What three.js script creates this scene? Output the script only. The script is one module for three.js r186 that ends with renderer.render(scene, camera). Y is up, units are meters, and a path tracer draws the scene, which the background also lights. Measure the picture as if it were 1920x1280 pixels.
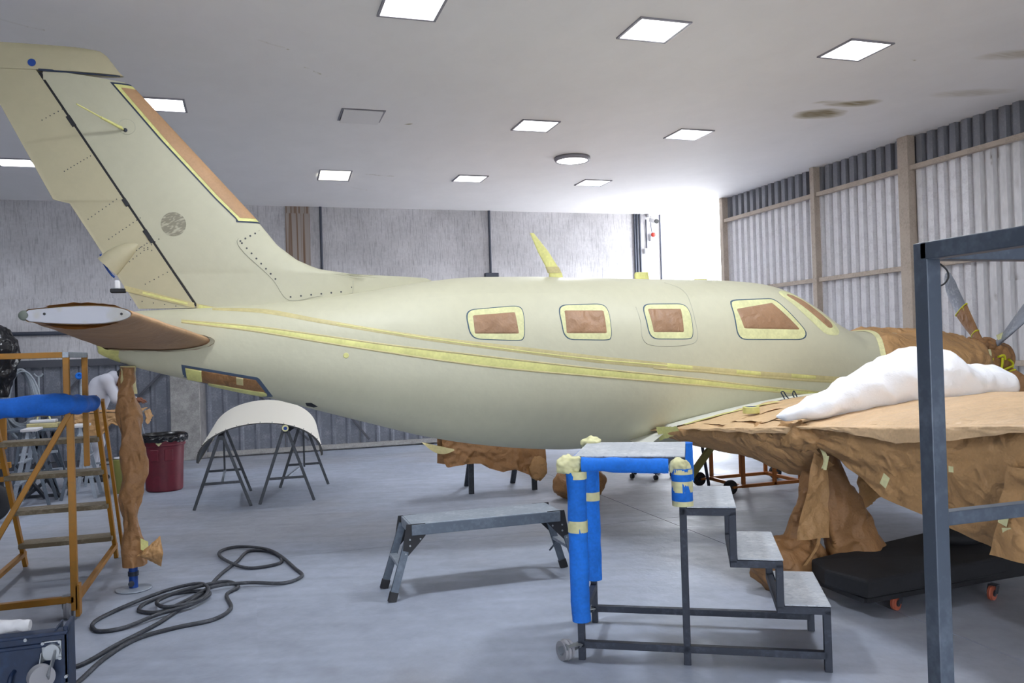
import * as THREE from 'three';
import { RoundedBoxGeometry } from 'three/addons/geometries/RoundedBoxGeometry.js';
import { mergeGeometries, mergeVertices } from 'three/addons/utils/BufferGeometryUtils.js';
import { ImprovedNoise } from 'three/addons/math/ImprovedNoise.js';
import { MarchingCubes } from 'three/addons/objects/MarchingCubes.js';
import { RectAreaLightUniformsLib } from 'three/addons/lights/RectAreaLightUniformsLib.js';

// ---------------------------------------------------------------- camera, sky, exposure
RectAreaLightUniformsLib.init();
const scene = new THREE.Scene();
const renderer = new THREE.WebGLRenderer({ antialias: true });
renderer.toneMapping = THREE.LinearToneMapping;
renderer.toneMappingExposure = 1.27;
renderer.shadowMap.enabled = true;
renderer.shadowMap.type = THREE.PCFSoftShadowMap;
const camera = new THREE.PerspectiveCamera(2 * Math.atan(640 / 1544) * 180 / Math.PI, 1.5, 0.05, 120);
camera.position.set(0, 1.62, 0);
camera.rotation.order = 'YXZ';
camera.rotation.set(0.5 * Math.PI / 180, -17.67 * Math.PI / 180, -1.72 * Math.PI / 180);
scene.background = new THREE.Color(0.93, 0.98, 1.06);
scene.backgroundIntensity = 11.5;
const LAMP = new THREE.Color(0.92, 0.975, 1.06);
const PANEL_LIGHT = 8, ROUND_LIGHT = 118, PANEL_GLOW = 3;

// ---------------------------------------------------------------- helpers
const V = (x, y, z) => new THREE.Vector3(x, y, z);
let seed = 7;
const rnd = () => { seed = (seed * 1664525 + 1013904223) >>> 0; return seed / 4294967296; };
const rr = (a, b) => a + (b - a) * rnd();
const lerp = (a, b, t) => a + (b - a) * t, clamp = (x, a = 0, b = 1) => Math.min(b, Math.max(a, x));
const sstep = (a, b, x) => { const t = clamp((x - a) / (b - a)); return t * t * (3 - 2 * t); };
const PN = new ImprovedNoise();
const n3 = (x, y, z) => PN.noise(x, y, z);
const ridge = (x, y, z) => (1 - 2 * Math.abs(n3(x, y, z))) * 0.6 + (1 - 2 * Math.abs(n3(x * 2.1 + 5, y * 2.1, z * 2.1))) * 0.3 + n3(x * 4.3, y * 4.3 + 9, z * 4.3) * 0.15;
function pl(tab, x) {                                   // piecewise linear table [[x, y], ...]
  if (x <= tab[0][0]) return tab[0][1];
  for (let i = 1; i < tab.length; i++) if (x <= tab[i][0]) return lerp(tab[i - 1][1], tab[i][1], (x - tab[i - 1][0]) / (tab[i][0] - tab[i - 1][0]));
  return tab[tab.length - 1][1];
}
function smooth(xs, ys) {                               // monotone cubic through the stations
  const n = xs.length, d = [], m = [];
  for (let i = 0; i < n - 1; i++) d.push((ys[i + 1] - ys[i]) / (xs[i + 1] - xs[i]));
  m[0] = d[0]; m[n - 1] = d[n - 2];
  for (let i = 1; i < n - 1; i++) m[i] = d[i - 1] * d[i] <= 0 ? 0 : 2 * d[i - 1] * d[i] / (d[i - 1] + d[i]);
  return (x) => {
    if (x <= xs[0]) return ys[0];
    if (x >= xs[n - 1]) return ys[n - 1];
    let i = 0; while (x > xs[i + 1]) i++;
    const h = xs[i + 1] - xs[i], t = (x - xs[i]) / h, t2 = t * t, t3 = t2 * t;
    return (2 * t3 - 3 * t2 + 1) * ys[i] + (t3 - 2 * t2 + t) * h * m[i] + (-2 * t3 + 3 * t2) * ys[i + 1] + (t3 - t2) * h * m[i + 1];
  };
}
// --- textures
function noiseP(period, sd) {                           // tileable value noise
  const g = new Float32Array(period * period); let s = sd * 7919 + 13;
  for (let i = 0; i < g.length; i++) { s = (s * 1664525 + 1013904223) >>> 0; g[i] = s / 4294967296; }
  return (u, v) => {
    u = u - Math.floor(u); v = v - Math.floor(v);
    const x = u * period, y = v * period, xi = Math.floor(x), yi = Math.floor(y), f = x - xi, h = y - yi, a = f * f * (3 - 2 * f), b = h * h * (3 - 2 * h);
    const i0 = xi % period, i1 = (xi + 1) % period, j0 = (yi % period) * period, j1 = ((yi + 1) % period) * period;
    return lerp(lerp(g[j0 + i0], g[j0 + i1], a), lerp(g[j1 + i0], g[j1 + i1], a), b);
  };
}
const fbm = (ps, sd) => { const ns = ps.map((p, i) => noiseP(p, sd + i * 17)); return (u, v) => { let a = 0, w = 0, k = 1; for (const n of ns) { a += n(u, v) * k; w += k; k *= 0.62; } return a / w; }; };
function tex(size, metres, fn, color) {
  const d = new Uint8Array(size * size * 4), c = [0, 0, 0];
  for (let j = 0; j < size; j++) for (let i = 0; i < size; i++) {
    const r = fn((i + 0.5) / size, (j + 0.5) / size, c), o = (j * size + i) * 4;
    if (typeof r === 'number') d[o] = d[o + 1] = d[o + 2] = clamp(r) * 255;
    else { d[o] = clamp(c[0]) * 255; d[o + 1] = clamp(c[1]) * 255; d[o + 2] = clamp(c[2]) * 255; }
    d[o + 3] = 255;
  }
  const t = new THREE.DataTexture(d, size, size);
  t.wrapS = t.wrapT = THREE.RepeatWrapping; t.magFilter = THREE.LinearFilter; t.minFilter = THREE.LinearMipmapLinearFilter; t.generateMipmaps = true;
  const m = Array.isArray(metres) ? metres : [metres, metres];
  t.repeat.set(1 / m[0], 1 / m[1]); if (color) t.colorSpace = THREE.SRGBColorSpace; t.needsUpdate = true;
  return t;
}
const hex = (h) => [(h >> 16 & 255) / 255, (h >> 8 & 255) / 255, (h & 255) / 255];
const set3 = (c, h, k) => { c[0] = h[0] * k; c[1] = h[1] * k; c[2] = h[2] * k; return c; };
const mat = (color, roughness = 0.6, metalness = 0, o = {}) => new THREE.MeshStandardMaterial({ color, roughness, metalness, side: THREE.DoubleSide, ...o });
// --- geometry
function uvBox(g) {
  const p = g.attributes.position, n = g.attributes.normal, uv = new Float32Array(p.count * 2);
  for (let t = 0; t < p.count; t += 3) {
    let ax = 0, ay = 0, az = 0;
    for (let k = t; k < t + 3; k++) { ax += n.getX(k); ay += n.getY(k); az += n.getZ(k); }
    ax = Math.abs(ax); ay = Math.abs(ay); az = Math.abs(az);
    for (let k = t; k < t + 3; k++) {
      const x = p.getX(k), y = p.getY(k), z = p.getZ(k);
      if (ay >= ax && ay >= az) { uv[2 * k] = x; uv[2 * k + 1] = z; } else if (ax >= az) { uv[2 * k] = z; uv[2 * k + 1] = y; } else { uv[2 * k] = x; uv[2 * k + 1] = y; }
    }
  }
  g.setAttribute('uv', new THREE.BufferAttribute(uv, 2));
  return g;
}
function flat(g) {
  const r = g.index ? g.toNonIndexed() : g;
  for (const k of Object.keys(r.attributes)) if (!['position', 'normal', 'uv', 'color'].includes(k)) r.deleteAttribute(k);
  if (!r.attributes.normal) r.computeVertexNormals();
  return uvBox(r);
}
const join = (gs) => { const a = (Array.isArray(gs) ? gs : [gs]).map(flat); return a.length === 1 ? a[0] : mergeGeometries(a); };
const names = {};
function numbered(n) { names[n] = (names[n] ?? -1) + 1; return names[n] ? n + '_' + String(names[n]).padStart(3, '0') : n; }
function shadows(o) { o.castShadow = o.receiveShadow = true; return o; }
function thing(name, label, category, base = [0, 0, 0], group) {        // parts are given in world metres and moved to the base
  const o = new THREE.Group(); o.name = numbered(name); o.position.set(...base); scene.add(o);
  o.userData = { label, category }; if (group) o.userData.group = group;
  o.base = V(...base); return o;
}
function part(root, name, gs, m, parent, label) {
  const g = join(gs); g.translate(-root.base.x, -root.base.y, -root.base.z);
  const o = shadows(new THREE.Mesh(g, m)); o.name = name; (parent ?? root).add(o);
  if (label) o.userData.label = label;
  return o;
}
function single(name, label, category, gs, m, base = [0, 0, 0], group) {
  const g = join(gs); g.translate(-base[0], -base[1], -base[2]);
  const o = shadows(new THREE.Mesh(g, m)); o.name = numbered(name); o.position.set(...base); scene.add(o);
  o.userData = { label, category }; if (group) o.userData.group = group;
  return o;
}
function structure(name, gs, m, label, category) {
  const o = shadows(new THREE.Mesh(join(gs), m)); o.name = name; scene.add(o); o.userData = { kind: 'structure', label, category }; o.base = V(0, 0, 0); return o;
}
function box(x0, x1, y0, y1, z0, z1, bev = 0) {
  const w = x1 - x0, h = y1 - y0, d = z1 - z0;
  const g = bev ? new RoundedBoxGeometry(w, h, d, 2, Math.min(bev, w / 2.01, h / 2.01, d / 2.01)) : new THREE.BoxGeometry(w, h, d);
  return g.translate((x0 + x1) / 2, (y0 + y1) / 2, (z0 + z1) / 2);
}
function bar(a, b, w, h = w, up = V(0, 1, 0), bev = 0.003) {            // square tube from a to b
  a = a.isVector3 ? a : V(...a); b = b.isVector3 ? b : V(...b);
  const d = b.clone().sub(a), L = d.length(); d.normalize();
  if (Math.abs(d.dot(up)) > 0.98) up = V(1, 0, 0);
  const s = new THREE.Vector3().crossVectors(up, d).normalize(), u = new THREE.Vector3().crossVectors(d, s);
  const g = bev ? new RoundedBoxGeometry(w, h, L, 1, Math.min(bev, w / 2.1, h / 2.1)) : new THREE.BoxGeometry(w, h, L);
  return g.applyMatrix4(new THREE.Matrix4().makeBasis(s, u, d).setPosition(a.clone().add(b).multiplyScalar(0.5)));
}
function cyl(a, b, r0, r1 = r0, seg = 20) {
  a = a.isVector3 ? a : V(...a); b = b.isVector3 ? b : V(...b);
  const d = b.clone().sub(a), L = d.length();
  return new THREE.CylinderGeometry(r1, r0, L, seg).applyQuaternion(new THREE.Quaternion().setFromUnitVectors(V(0, 1, 0), d.normalize())).translate((a.x + b.x) / 2, (a.y + b.y) / 2, (a.z + b.z) / 2);
}
function tube(pts, r, n = 60, seg = 8, closed = false) {
  return new THREE.TubeGeometry(new THREE.CatmullRomCurve3(pts.map((p) => (p.isVector3 ? p : V(...p))), closed, 'centripetal'), n, r, seg, closed);
}
function lathe(prof, at, seg = 32) { return new THREE.LatheGeometry(prof.map(([r, y]) => new THREE.Vector2(r, y)), seg).translate(...at); }
function grid(nu, nv, fn, closedU = false) {             // smooth surface from fn(u, v) -> [x, y, z]
  const pos = [], idx = [];
  for (let j = 0; j <= nv; j++) for (let i = 0; i <= nu; i++) pos.push(...fn(closedU && i === nu ? 0 : i / nu, j / nv));
  for (let j = 0; j < nv; j++) for (let i = 0; i < nu; i++) { const a = j * (nu + 1) + i, b = a + 1, c = a + nu + 1, d = c + 1; idx.push(a, b, d, a, d, c); }
  let g = new THREE.BufferGeometry(); g.setAttribute('position', new THREE.Float32BufferAttribute(pos, 3)); g.setIndex(idx);
  if (closedU) g = mergeVertices(g, 1e-5);
  g.computeVertexNormals(); return g;
}
function loft(secs, caps = true) {                       // closed loops of equal length
  const n = secs[0].length, gs = [grid(n, secs.length - 1, (u, v) => { const s = secs[Math.round(v * (secs.length - 1))], p = s[Math.round(u * n) % n]; return [p.x, p.y, p.z]; }, true)];
  if (caps) for (const s of [secs[0], secs[secs.length - 1]]) {
    const c = s.reduce((a, p) => a.add(p), V(0, 0, 0)).multiplyScalar(1 / n), pos = [];
    for (let i = 0; i < n; i++) { const a = s[i], b = s[(i + 1) % n]; pos.push(c.x, c.y, c.z, a.x, a.y, a.z, b.x, b.y, b.z); }
    const g = new THREE.BufferGeometry(); g.setAttribute('position', new THREE.Float32BufferAttribute(pos, 3)); g.computeVertexNormals(); gs.push(g);
  }
  return join(gs);
}
// a wrapped bundle: rings round a path, radii per ring, crumpled
function wrap(path, amp, freq, o = {}) {
  const n = o.seg ?? 56, m = o.rings ?? 70, sx = o.sx ?? 1, sd = o.seed ?? 0;
  const P = new THREE.CatmullRomCurve3(path.map((p) => V(p[0], p[1], p[2])), false, 'centripetal'), tab = path.map((p, i) => [i / (path.length - 1), p[3]]), tab2 = path.map((p, i) => [i / (path.length - 1), p[4] ?? p[3]]);
  const up = o.up ?? V(0, 0, 1);
  const secs = [];
  for (let j = 0; j <= m; j++) {
    const t = j / m, c = P.getPoint(t), T = P.getTangent(t), A = new THREE.Vector3().crossVectors(up, T).normalize(), B = new THREE.Vector3().crossVectors(T, A).normalize();
    const ra = pl(tab, t), rb = pl(tab2, t), loop = [];
    for (let i = 0; i < n; i++) {
      const a = i / n * Math.PI * 2, dx = Math.cos(a), dz = Math.sin(a);
      let p = c.clone().addScaledVector(A, dx * ra * sx).addScaledVector(B, dz * rb);
      const k = amp * Math.min(1, Math.min(ra, rb) / Math.max(1e-6, amp)) * (ridge(p.x * freq + sd, p.y * freq * (o.fy ?? 0.6), p.z * freq + sd) - 0.3);
      p.addScaledVector(A, dx * k).addScaledVector(B, dz * k); if (o.min !== undefined) p.y = Math.max(p.y, o.min);
      loop.push(p);
    }
    secs.push(loop);
  }
  return loft(secs, o.caps ?? true);
}
function blob(c, r, amp, freq, sd = 0, min) {
  const g = mergeVertices(new THREE.SphereGeometry(1, 48, 32).deleteAttribute('uv').deleteAttribute('normal')), p = g.attributes.position;
  for (let i = 0; i < p.count; i++) {
    const d = V(p.getX(i), p.getY(i), p.getZ(i)), q = V(c[0] + d.x * r[0], c[1] + d.y * r[1], c[2] + d.z * r[2]);
    const k = amp * (ridge(q.x * freq + sd, q.y * freq, q.z * freq) - 0.3);
    q.addScaledVector(d, k); if (min !== undefined) q.y = Math.max(q.y, min); p.setXYZ(i, q.x, q.y, q.z);
  }
  g.computeVertexNormals(); return g;
}

// ---------------------------------------------------------------- materials
const paperFold = (() => {
  const L = [], w = noiseP(6, 3), w2 = noiseP(9, 8), f = noiseP(64, 4); seed = 11;
  for (let i = 0; i < 16; i++) { let a = 0, b = 0; while (!a && !b) { a = Math.round(rr(-4, 4)); b = Math.round(rr(-4, 4)); } L.push([a, b, rnd(), rr(0.4, 1) / Math.hypot(a, b)]); }
  const S = L.reduce((s, l) => s + l[3], 0);
  return tex(512, 0.6, (u, v) => { let h = 0; const du = (w(u, v) - 0.5) * 0.35, dv = (w2(u, v) - 0.5) * 0.35; for (const [a, b, p, k] of L) { const t = a * (u + du) + b * (v + dv) + p; h += k * Math.abs(t - Math.floor(t) - 0.5) * 2; } return h / S + f(u, v) * 0.03; });
})();
const kraftCol = (h, sd) => { const a = fbm([4, 9, 21], sd), b = noiseP(120, sd + 2), c = hex(h); return tex(512, 1.1, (u, v, o) => set3(o, c, 0.9 + 0.16 * a(u, v) + 0.05 * b(u, v)), true); };
const M = {};
M.paper = mat(0xffffff, 0.62, 0, { map: kraftCol(0xac8558, 21), bumpMap: paperFold, bumpScale: 0.055 });  // kraft paper darkened to carry the shade of the hanging curtain
M.paperLit = mat(0xffffff, 0.48, 0, { map: kraftCol(0xcfae86, 25), bumpMap: paperFold, bumpScale: 0.03 });  // same kraft paper, overhead light on the wing top put into its colour
M.paperDark = mat(0xffffff, 0.6, 0, { map: kraftCol(0x966d44, 31), bumpMap: paperFold, bumpScale: 0.055 });
M.paperFlat = mat(0xffffff, 0.6, 0, { map: kraftCol(0xae8862, 41), bumpMap: paperFold, bumpScale: 0.012 });
M.paperWin = mat(0xffffff, 0.5, 0, { map: kraftCol(0x9d7a5c, 51), bumpMap: paperFold, bumpScale: 0.035 });
const tapeVar = (h, sd) => { const a = fbm([5, 13], sd), s = noiseP(40, sd + 5), c = hex(h); return tex(256, 0.5, (u, v, o) => set3(o, c, 0.9 + 0.12 * a(u, v) + 0.06 * s(u, v)), true); };
M.tape = mat(0xffffff, 0.55, 0, { map: tapeVar(0xd8d588, 61) });
M.tapeWin = mat(0xffffff, 0.55, 0, { map: tapeVar(0xd9d8a2, 65), bumpMap: paperFold, bumpScale: 0.008 });
M.tapeOld = mat(0xffffff, 0.55, 0, { map: tapeVar(0xc4b885, 71) });
M.tapePale = mat(0xffffff, 0.55, 0, { map: tapeVar(0xdcd8a4, 81) });
M.tapeLime = mat(0xd4d21c, 0.5);
const creamMap = (h, sd) => { const a = fbm([3, 7, 15], sd), b = fbm([60, 120], sd + 3), c = hex(h); return tex(512, 3, (u, v, o) => set3(o, c, 0.965 + 0.04 * a(u, v) + 0.025 * b(u, v)), true); };
const fineBump = (() => { const b = fbm([20, 50, 120], 9); return tex(256, 1.2, (u, v) => b(u, v)); })();
M.cream = mat(0xffffff, 0.5, 0, { map: creamMap(0xc2bfa5, 91), bumpMap: fineBump, bumpScale: 0.0012 });
M.creamFin = mat(0xffffff, 0.55, 0, { map: creamMap(0xb9b69d, 95), bumpMap: fineBump, bumpScale: 0.001 });
M.creamRudder = mat(0xffffff, 0.6, 0, { map: creamMap(0xb8b091, 97), bumpMap: fineBump, bumpScale: 0.001 });
M.primerWhite = mat(0xe6e6dc, 0.5);
M.black = mat(0x15161c, 0.6);
M.navy = mat(0x1b2a44, 0.55);
M.rivet = mat(0x3a3b40, 0.5);
M.line = mat(0xa8a796, 0.6);
M.blue = mat(0x0b3f8e, 0.6);
M.gray = mat(0xc9c9cc, 0.6);
const scuff = (h, sd, amt = 0.25) => { const a = fbm([4, 11, 33], sd), b = fbm([50, 110], sd + 1), c = hex(h); return tex(256, 0.5, (u, v, o) => set3(o, c, 1 - amt / 2 + amt * a(u, v) + amt * 0.5 * (b(u, v) - 0.5)), true); };
const dusty = (h, dust, sd, amt) => { const a = fbm([5, 14, 40], sd), b = fbm([30, 90], sd + 1), c = hex(h), d = hex(dust); return tex(256, 0.5, (u, v, o) => { const k = clamp((a(u, v) * 0.7 + b(u, v) * 0.5 - 0.55) * 2.2) * amt; for (let i = 0; i < 3; i++) o[i] = lerp(c[i], d[i], k); return o; }, true); };
M.steel = mat(0xffffff, 0.55, 0.1, { map: dusty(0x2c323f, 0x7a818e, 101, 0.4) });
M.steelDark = mat(0xffffff, 0.5, 0.2, { map: dusty(0x2b3038, 0x6a6e75, 103, 0.4) });
M.frameGrey = mat(0xffffff, 0.45, 0.15, { map: dusty(0x515a67, 0x8f98a4, 105, 0.45) });
M.alu = mat(0xffffff, 0.5, 0.25, { map: dusty(0x9aa3af, 0xc6ccd3, 107, 0.7) });
M.aluDark = mat(0xffffff, 0.5, 0.25, { map: dusty(0x59636f, 0x8f99a6, 109, 0.4) });
M.foam = mat(0xffffff, 0.85, 0, { map: scuff(0x1b72d6, 111, 0.22) });
M.foamDark = mat(0xffffff, 0.85, 0, { map: scuff(0x1660bd, 113, 0.2) });
const treadBump = tex(256, 0.12, (u, v) => { let h = 0; for (let k = 0; k < 4; k++) { const cu = (k % 2) * 0.5 + 0.25, cv = (k >> 1) * 0.5 + 0.25, s = (k === 0 || k === 3) ? 1 : -1; const x = u - cu, y = v - cv, a = (x + s * y) * 0.7071, b = (x - s * y) * 0.7071; h = Math.max(h, 1 - Math.hypot(a / 0.2, b / 0.055)); } return clamp(h * 2); });
M.tread = mat(0xffffff, 0.55, 0.15, { map: dusty(0xb4b9c0, 0xdcdee0, 115, 0.8), bumpMap: treadBump, bumpScale: 0.004 });
M.yellow = mat(0xffffff, 0.55, 0, { map: dusty(0xa06b10, 0x7d6232, 117, 0.45) });
M.woodTread = mat(0xffffff, 0.75, 0, { map: dusty(0x6e624c, 0xa79d8c, 119, 0.8) });
M.orange = mat(0xffffff, 0.5, 0.1, { map: dusty(0xa35f1c, 0x77451a, 121, 0.5) });
M.rubber = mat(0x26262a, 0.7);
M.wheelGrey = mat(0x8d8d92, 0.6);
M.wheelRed = mat(0xa7563f, 0.55);
M.zinc = mat(0x9a9fa3, 0.35, 0.8);
M.red = mat(0xffffff, 0.5, 0, { map: scuff(0x651a29, 123, 0.3) });
M.bag = mat(0x0d0d10, 0.28);
M.bagBump = mat(0x0f0f14, 0.25, 0, { bumpMap: paperFold, bumpScale: 0.03 });
M.cartBlue = mat(0xffffff, 0.6, 0, { map: dusty(0x081f3d, 0x1d4064, 125, 0.5) });
M.hose = mat(0xffffff, 0.6, 0, { map: dusty(0x2c2f36, 0x7a7c82, 127, 0.6) });
M.hosePale = mat(0xffffff, 0.6, 0, { map: dusty(0x9aa2ab, 0xd0d4d8, 129, 0.7) });
M.cotton = mat(0xf8f9fb, 0.95, 0, { bumpMap: (() => { const b = fbm([20, 45, 100, 200], 131); return tex(512, 0.8, (u, v) => b(u, v)); })(), bumpScale: 0.004 });
M.creeper = mat(0xffffff, 0.8, 0, { map: scuff(0x1b1c20, 133, 0.5) });
M.primerPanel = mat(0xe2ded2, 0.5);
M.white = mat(0xe8e8ea, 0.5);
M.plasticBlack = mat(0x1a1b1f, 0.5);

// ---------------------------------------------------------------- room shell
const DX0 = -2.4, DX1 = 2.2, DH = 3.2;  // unseen doorway behind the camera, added to brighten the fuselage side and fin
const H = 4.117, ZB = -14.25, XR = 7.886, XL = -6.5, ZF = 6.5;
{
  const a = fbm([3, 6, 13, 29], 201), b = fbm([60, 140, 256], 203), s = noiseP(24, 207), base = hex(0xa1a9b9), warm = hex(0x9a9a9f);
  const fmap = tex(1024, 5.2, (u, v, o) => { const k = sstep(0.45, 0.7, a(u, v)), l = 0.88 + 0.16 * a(v, u) + 0.1 * (b(u, v) - 0.5) + 0.07 * (s(u * 0.2 + v, v * 3 - u) - 0.5); for (let i = 0; i < 3; i++) o[i] = lerp(base[i], warm[i], k * 0.5) * l; return o; }, true);
  const ra = fbm([5, 11, 40], 211), rb = fbm([90, 200], 213);
  const frough = tex(1024, 3.7, (u, v) => clamp(0.40 + 0.3 * ra(u, v) + 0.16 * (rb(u, v) - 0.5)));
  const fb = fbm([30, 90, 200], 215), fbump = tex(512, 1.7, (u, v) => fb(u, v));
  M.floor = mat(0xffffff, 1, 0, { map: fmap, roughnessMap: frough, bumpMap: fbump, bumpScale: 0.002 });
  M.joint = mat(0x4a4a4e, 0.9);
  const floor = structure('floor', box(XL - 0.2, XR + 0.25, -0.3, -0.012, ZB - 0.2, ZF + 0.2), M.joint, 'pale blue-grey painted concrete hangar floor');
  const xs = [XL - 0.2, -2.9, 3.6, XR + 0.25], zs = [ZB - 0.2, -6.9, ZF + 0.2];
  for (let i = 0; i < 3; i++) for (let j = 0; j < 2; j++) {
    const g = 0.004; // saw-cut joints between the slabs; the long one by the gear is open
    const o = new THREE.Mesh(join(box(xs[i] + (i === 2 ? g : 0), xs[i + 1] - (i === 1 ? g : 0), -0.05, 0, zs[j] + (j && i ? g / 2 : 0), zs[j + 1] - (j || !i ? 0 : g / 2))), M.floor);
    o.name = 'slab'; shadows(o); floor.add(o);
  }
}
{
  // ceiling boards with water stains, cracks
  const W = XR - XL + 0.6, D = ZF - ZB + 0.6, f1 = fbm([8, 17, 40], 221), f2 = fbm([60, 150], 223), f3 = noiseP(200, 225);
  const st = [[6.08, -7.62, 0.22, 0.17, 0.85], [6.2, -7.18, 0.22, 0.1, 0.7], [5.9, -7.2, 0.12, 0.05, 0.25], [7.15, -6.6, 0.35, 0.12, 0.2], [6.7, -5.6, 0.4, 0.12, 0.3], [6.9, -5.2, 0.3, 0.1, 0.35], [6.6, -4.9, 0.3, 0.1, 0.4], [1.72, -8.9, 0.05, 0.02, 0.6]];
  const cr = [[0.75, -7.5, 0.25, -7.1], [0.35, -6.9, 0.1, -6.75], [1.4, -11.5, 2.0, -11.62], [1.3, -12.3, 1.75, -12.65], [6.0, -6.0, 5.5, -5.8], [-2.0, -6.6, -1.4, -6.9]];
  const base = hex(0xf2f0f0), br = hex(0x74643e);
  const map = tex(2048, [W, D], (u, v, o) => {
    const x = XL - 0.3 + u * W, z = ZB - 0.3 + v * D; let k = 0;
    const wx = x + (f1(u * 3, v * 3) - 0.5) * 0.25, wz = z + (f1(v * 3, u * 3) - 0.5) * 0.15;
    for (const [sx, sz, a, b, q] of st) { const dx = (wx - sx) * 0.94 + (wz - sz) * 0.34, dz = -(wx - sx) * 0.34 + (wz - sz) * 0.94, d = Math.hypot(dx / a, dz / b); if (d < 1.3) k = Math.max(k, q * clamp((1.3 - d) * 1.3) * (0.45 + 0.9 * f3(x * 0.05 + z * 0.4, z * 1.7))); }
    for (const [x0, z0, x1, z1] of cr) { const L = Math.hypot(x1 - x0, z1 - z0), t = clamp(((x - x0) * (x1 - x0) + (z - z0) * (z1 - z0)) / L / L), d = Math.hypot(x - lerp(x0, x1, t) + (f1(u * 5, v * 5) - 0.5) * 0.12, z - lerp(z0, z1, t) + (f1(v * 5, u * 5) - 0.5) * 0.12); if (d < 0.012) k = Math.max(k, 0.3 * (f2(u * 4, v * 4) > 0.48 ? 1 : 0.2)); }
    const l = 0.975 + 0.035 * f1(u, v) + 0.02 * (f2(u, v) - 0.5);
    for (let i = 0; i < 3; i++) o[i] = lerp(base[i] * l, br[i], clamp(k)); return o;
  }, true);
  map.offset.set(-(XL - 0.3) / W, -(ZB - 0.3) / D);
  M.ceiling = mat(0xffffff, 0.75, 0, { map });
  structure('ceiling', box(XL - 0.2, XR + 0.25, H, H + 0.25, ZB - 0.2, ZF + 0.2), M.ceiling, 'white plasterboard hangar ceiling with brown water stains');
}
{
  const v1 = noiseP(256, 231), v2 = noiseP(128, 233), lo = fbm([3, 7, 15], 235), hi = fbm([100, 256], 237);
  const streak = (u, v) => { const a = v1(u, v * 0.09), b = v2(u + 0.3, v * 0.14); return clamp(Math.max(0, a - 0.62) * 2.2 + Math.max(0, b - 0.68) * 1.8); };
  const pb = hex(0xcfcdd0), pd = hex(0x929096);
  const pmap = tex(1024, 2.6, (u, v, o) => { const k = streak(u, v) * 0.42, l = 0.86 + 0.22 * lo(u, v) + 0.08 * (hi(u, v) - 0.5); for (let i = 0; i < 3; i++) o[i] = lerp(pb[i], pd[i], k) * l; return o; }, true);
  const pbump = tex(1024, 2.6, (u, v) => 0.8 - 0.7 * streak(u, v) + 0.15 * hi(u, v));
  M.plaster = mat(0xffffff, 0.9, 0, { map: pmap, bumpMap: pbump, bumpScale: 0.003 });
  M.pillar = mat(0xffffff, 0.9, 0, { map: scuff(0x9c9a98, 239, 0.35) });
  const wb = structure('wall_back', box(XL - 0.2, XR, 0, H, ZB - 0.2, ZB), M.plaster, 'grooved grey plaster wall at the far end');
  M.sheetDull = mat(0xffffff, 0.7, 0, { map: dusty(0x70747f, 0x989aa4, 241, 0.8) });
  M.rail = mat(0x4e5058, 0.7);
  M.conduit = mat(0x3d4250, 0.5);
  // lower ribbed sheets and their rails
  const sheetX = (x0, x1, y0, y1, z) => { const s = new THREE.Shape(), p = 0.245, d = 0.03, pts = []; for (let x = x0; x < x1 - 0.01; x += p) { pts.push([x, 0], [x + 0.03, d], [x + 0.06, d], [x + 0.09, 0]); } pts.push([x1, 0]); s.moveTo(pts[0][0], pts[0][1]); for (const q of pts.slice(1)) s.lineTo(q[0], q[1]); for (const q of pts.slice().reverse()) s.lineTo(q[0], q[1] - 0.004); return new THREE.ExtrudeGeometry(s, { depth: y1 - y0, bevelEnabled: false }).rotateX(Math.PI / 2).translate(0, y1, z); };
  const add = (n, g, m) => { const o = shadows(new THREE.Mesh(join(g), m)); o.name = n; wb.add(o); return o; };
  for (const [a, b] of [[-5.0, -3.78], [-3.77, -2.52], [-2.51, -1.25], [-0.7, 0.52], [0.53, 1.75], [1.76, 2.98], [2.99, 4.2]]) add('sheet', sheetX(a, b, 0.1, 1.56, ZB + 0.06), M.sheetDull);
  add('rail', [box(-5, -1.22, 1.55, 1.66, ZB, ZB + 0.14)], M.rail); add('rail', [box(-0.75, 4.2, 1.55, 1.64, ZB, ZB + 0.12)], M.rail);
  add('rail', [box(-0.7, 4.2, 0.03, 0.1, ZB, ZB + 0.12)], M.pillar); add('rail', [box(-5, -1.22, 0.0, 0.09, ZB, ZB + 0.1)], M.rail);
  for (const [a, b] of [[[-0.4, 1.5], [0.9, 0.2]], [[1.9, 0.15], [0.9, 1.45]], [[2.2, 1.45], [3.4, 0.2]], [[-2.4, 1.5], [-3.3, 0.4]], [[-1.3, 1.45], [-2.2, 0.5]]]) add('brace', bar([a[0], a[1], ZB + 0.12], [b[0], b[1], ZB + 0.12], 0.035), M.rail);
  add('pillar', [box(-1.22, -0.78, 0, 1.75, ZB, ZB + 0.2, 0.01)], M.pillar);
  add('pipe', [cyl([-5.5, 2.08, ZB + 0.05], [-1.5, 2.06, ZB + 0.05], 0.03)], M.conduit);
  add('plaster_band', [box(0.62, 1.02, 1.6, H, ZB, ZB + 0.015)], mat(0xffffff, 0.9, 0, { map: (() => { const a = noiseP(32, 251), c = hex(0xa59b94), d = hex(0x7d6350); return tex(256, [0.5, 4], (u, v, o) => { const k = clamp((a(u, v * 0.08) - 0.55) * 3); for (let i = 0; i < 3; i++) o[i] = lerp(c[i], d[i], k); return o; }, true); })() }));
  add('conduit', cyl([1.2, 1.6, ZB + 0.025], [1.2, H, ZB + 0.025], 0.022), M.conduit);
  add('conduit', cyl([4.17, 2.9, ZB + 0.025], [4.17, H, ZB + 0.025], 0.022), M.conduit);
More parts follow.
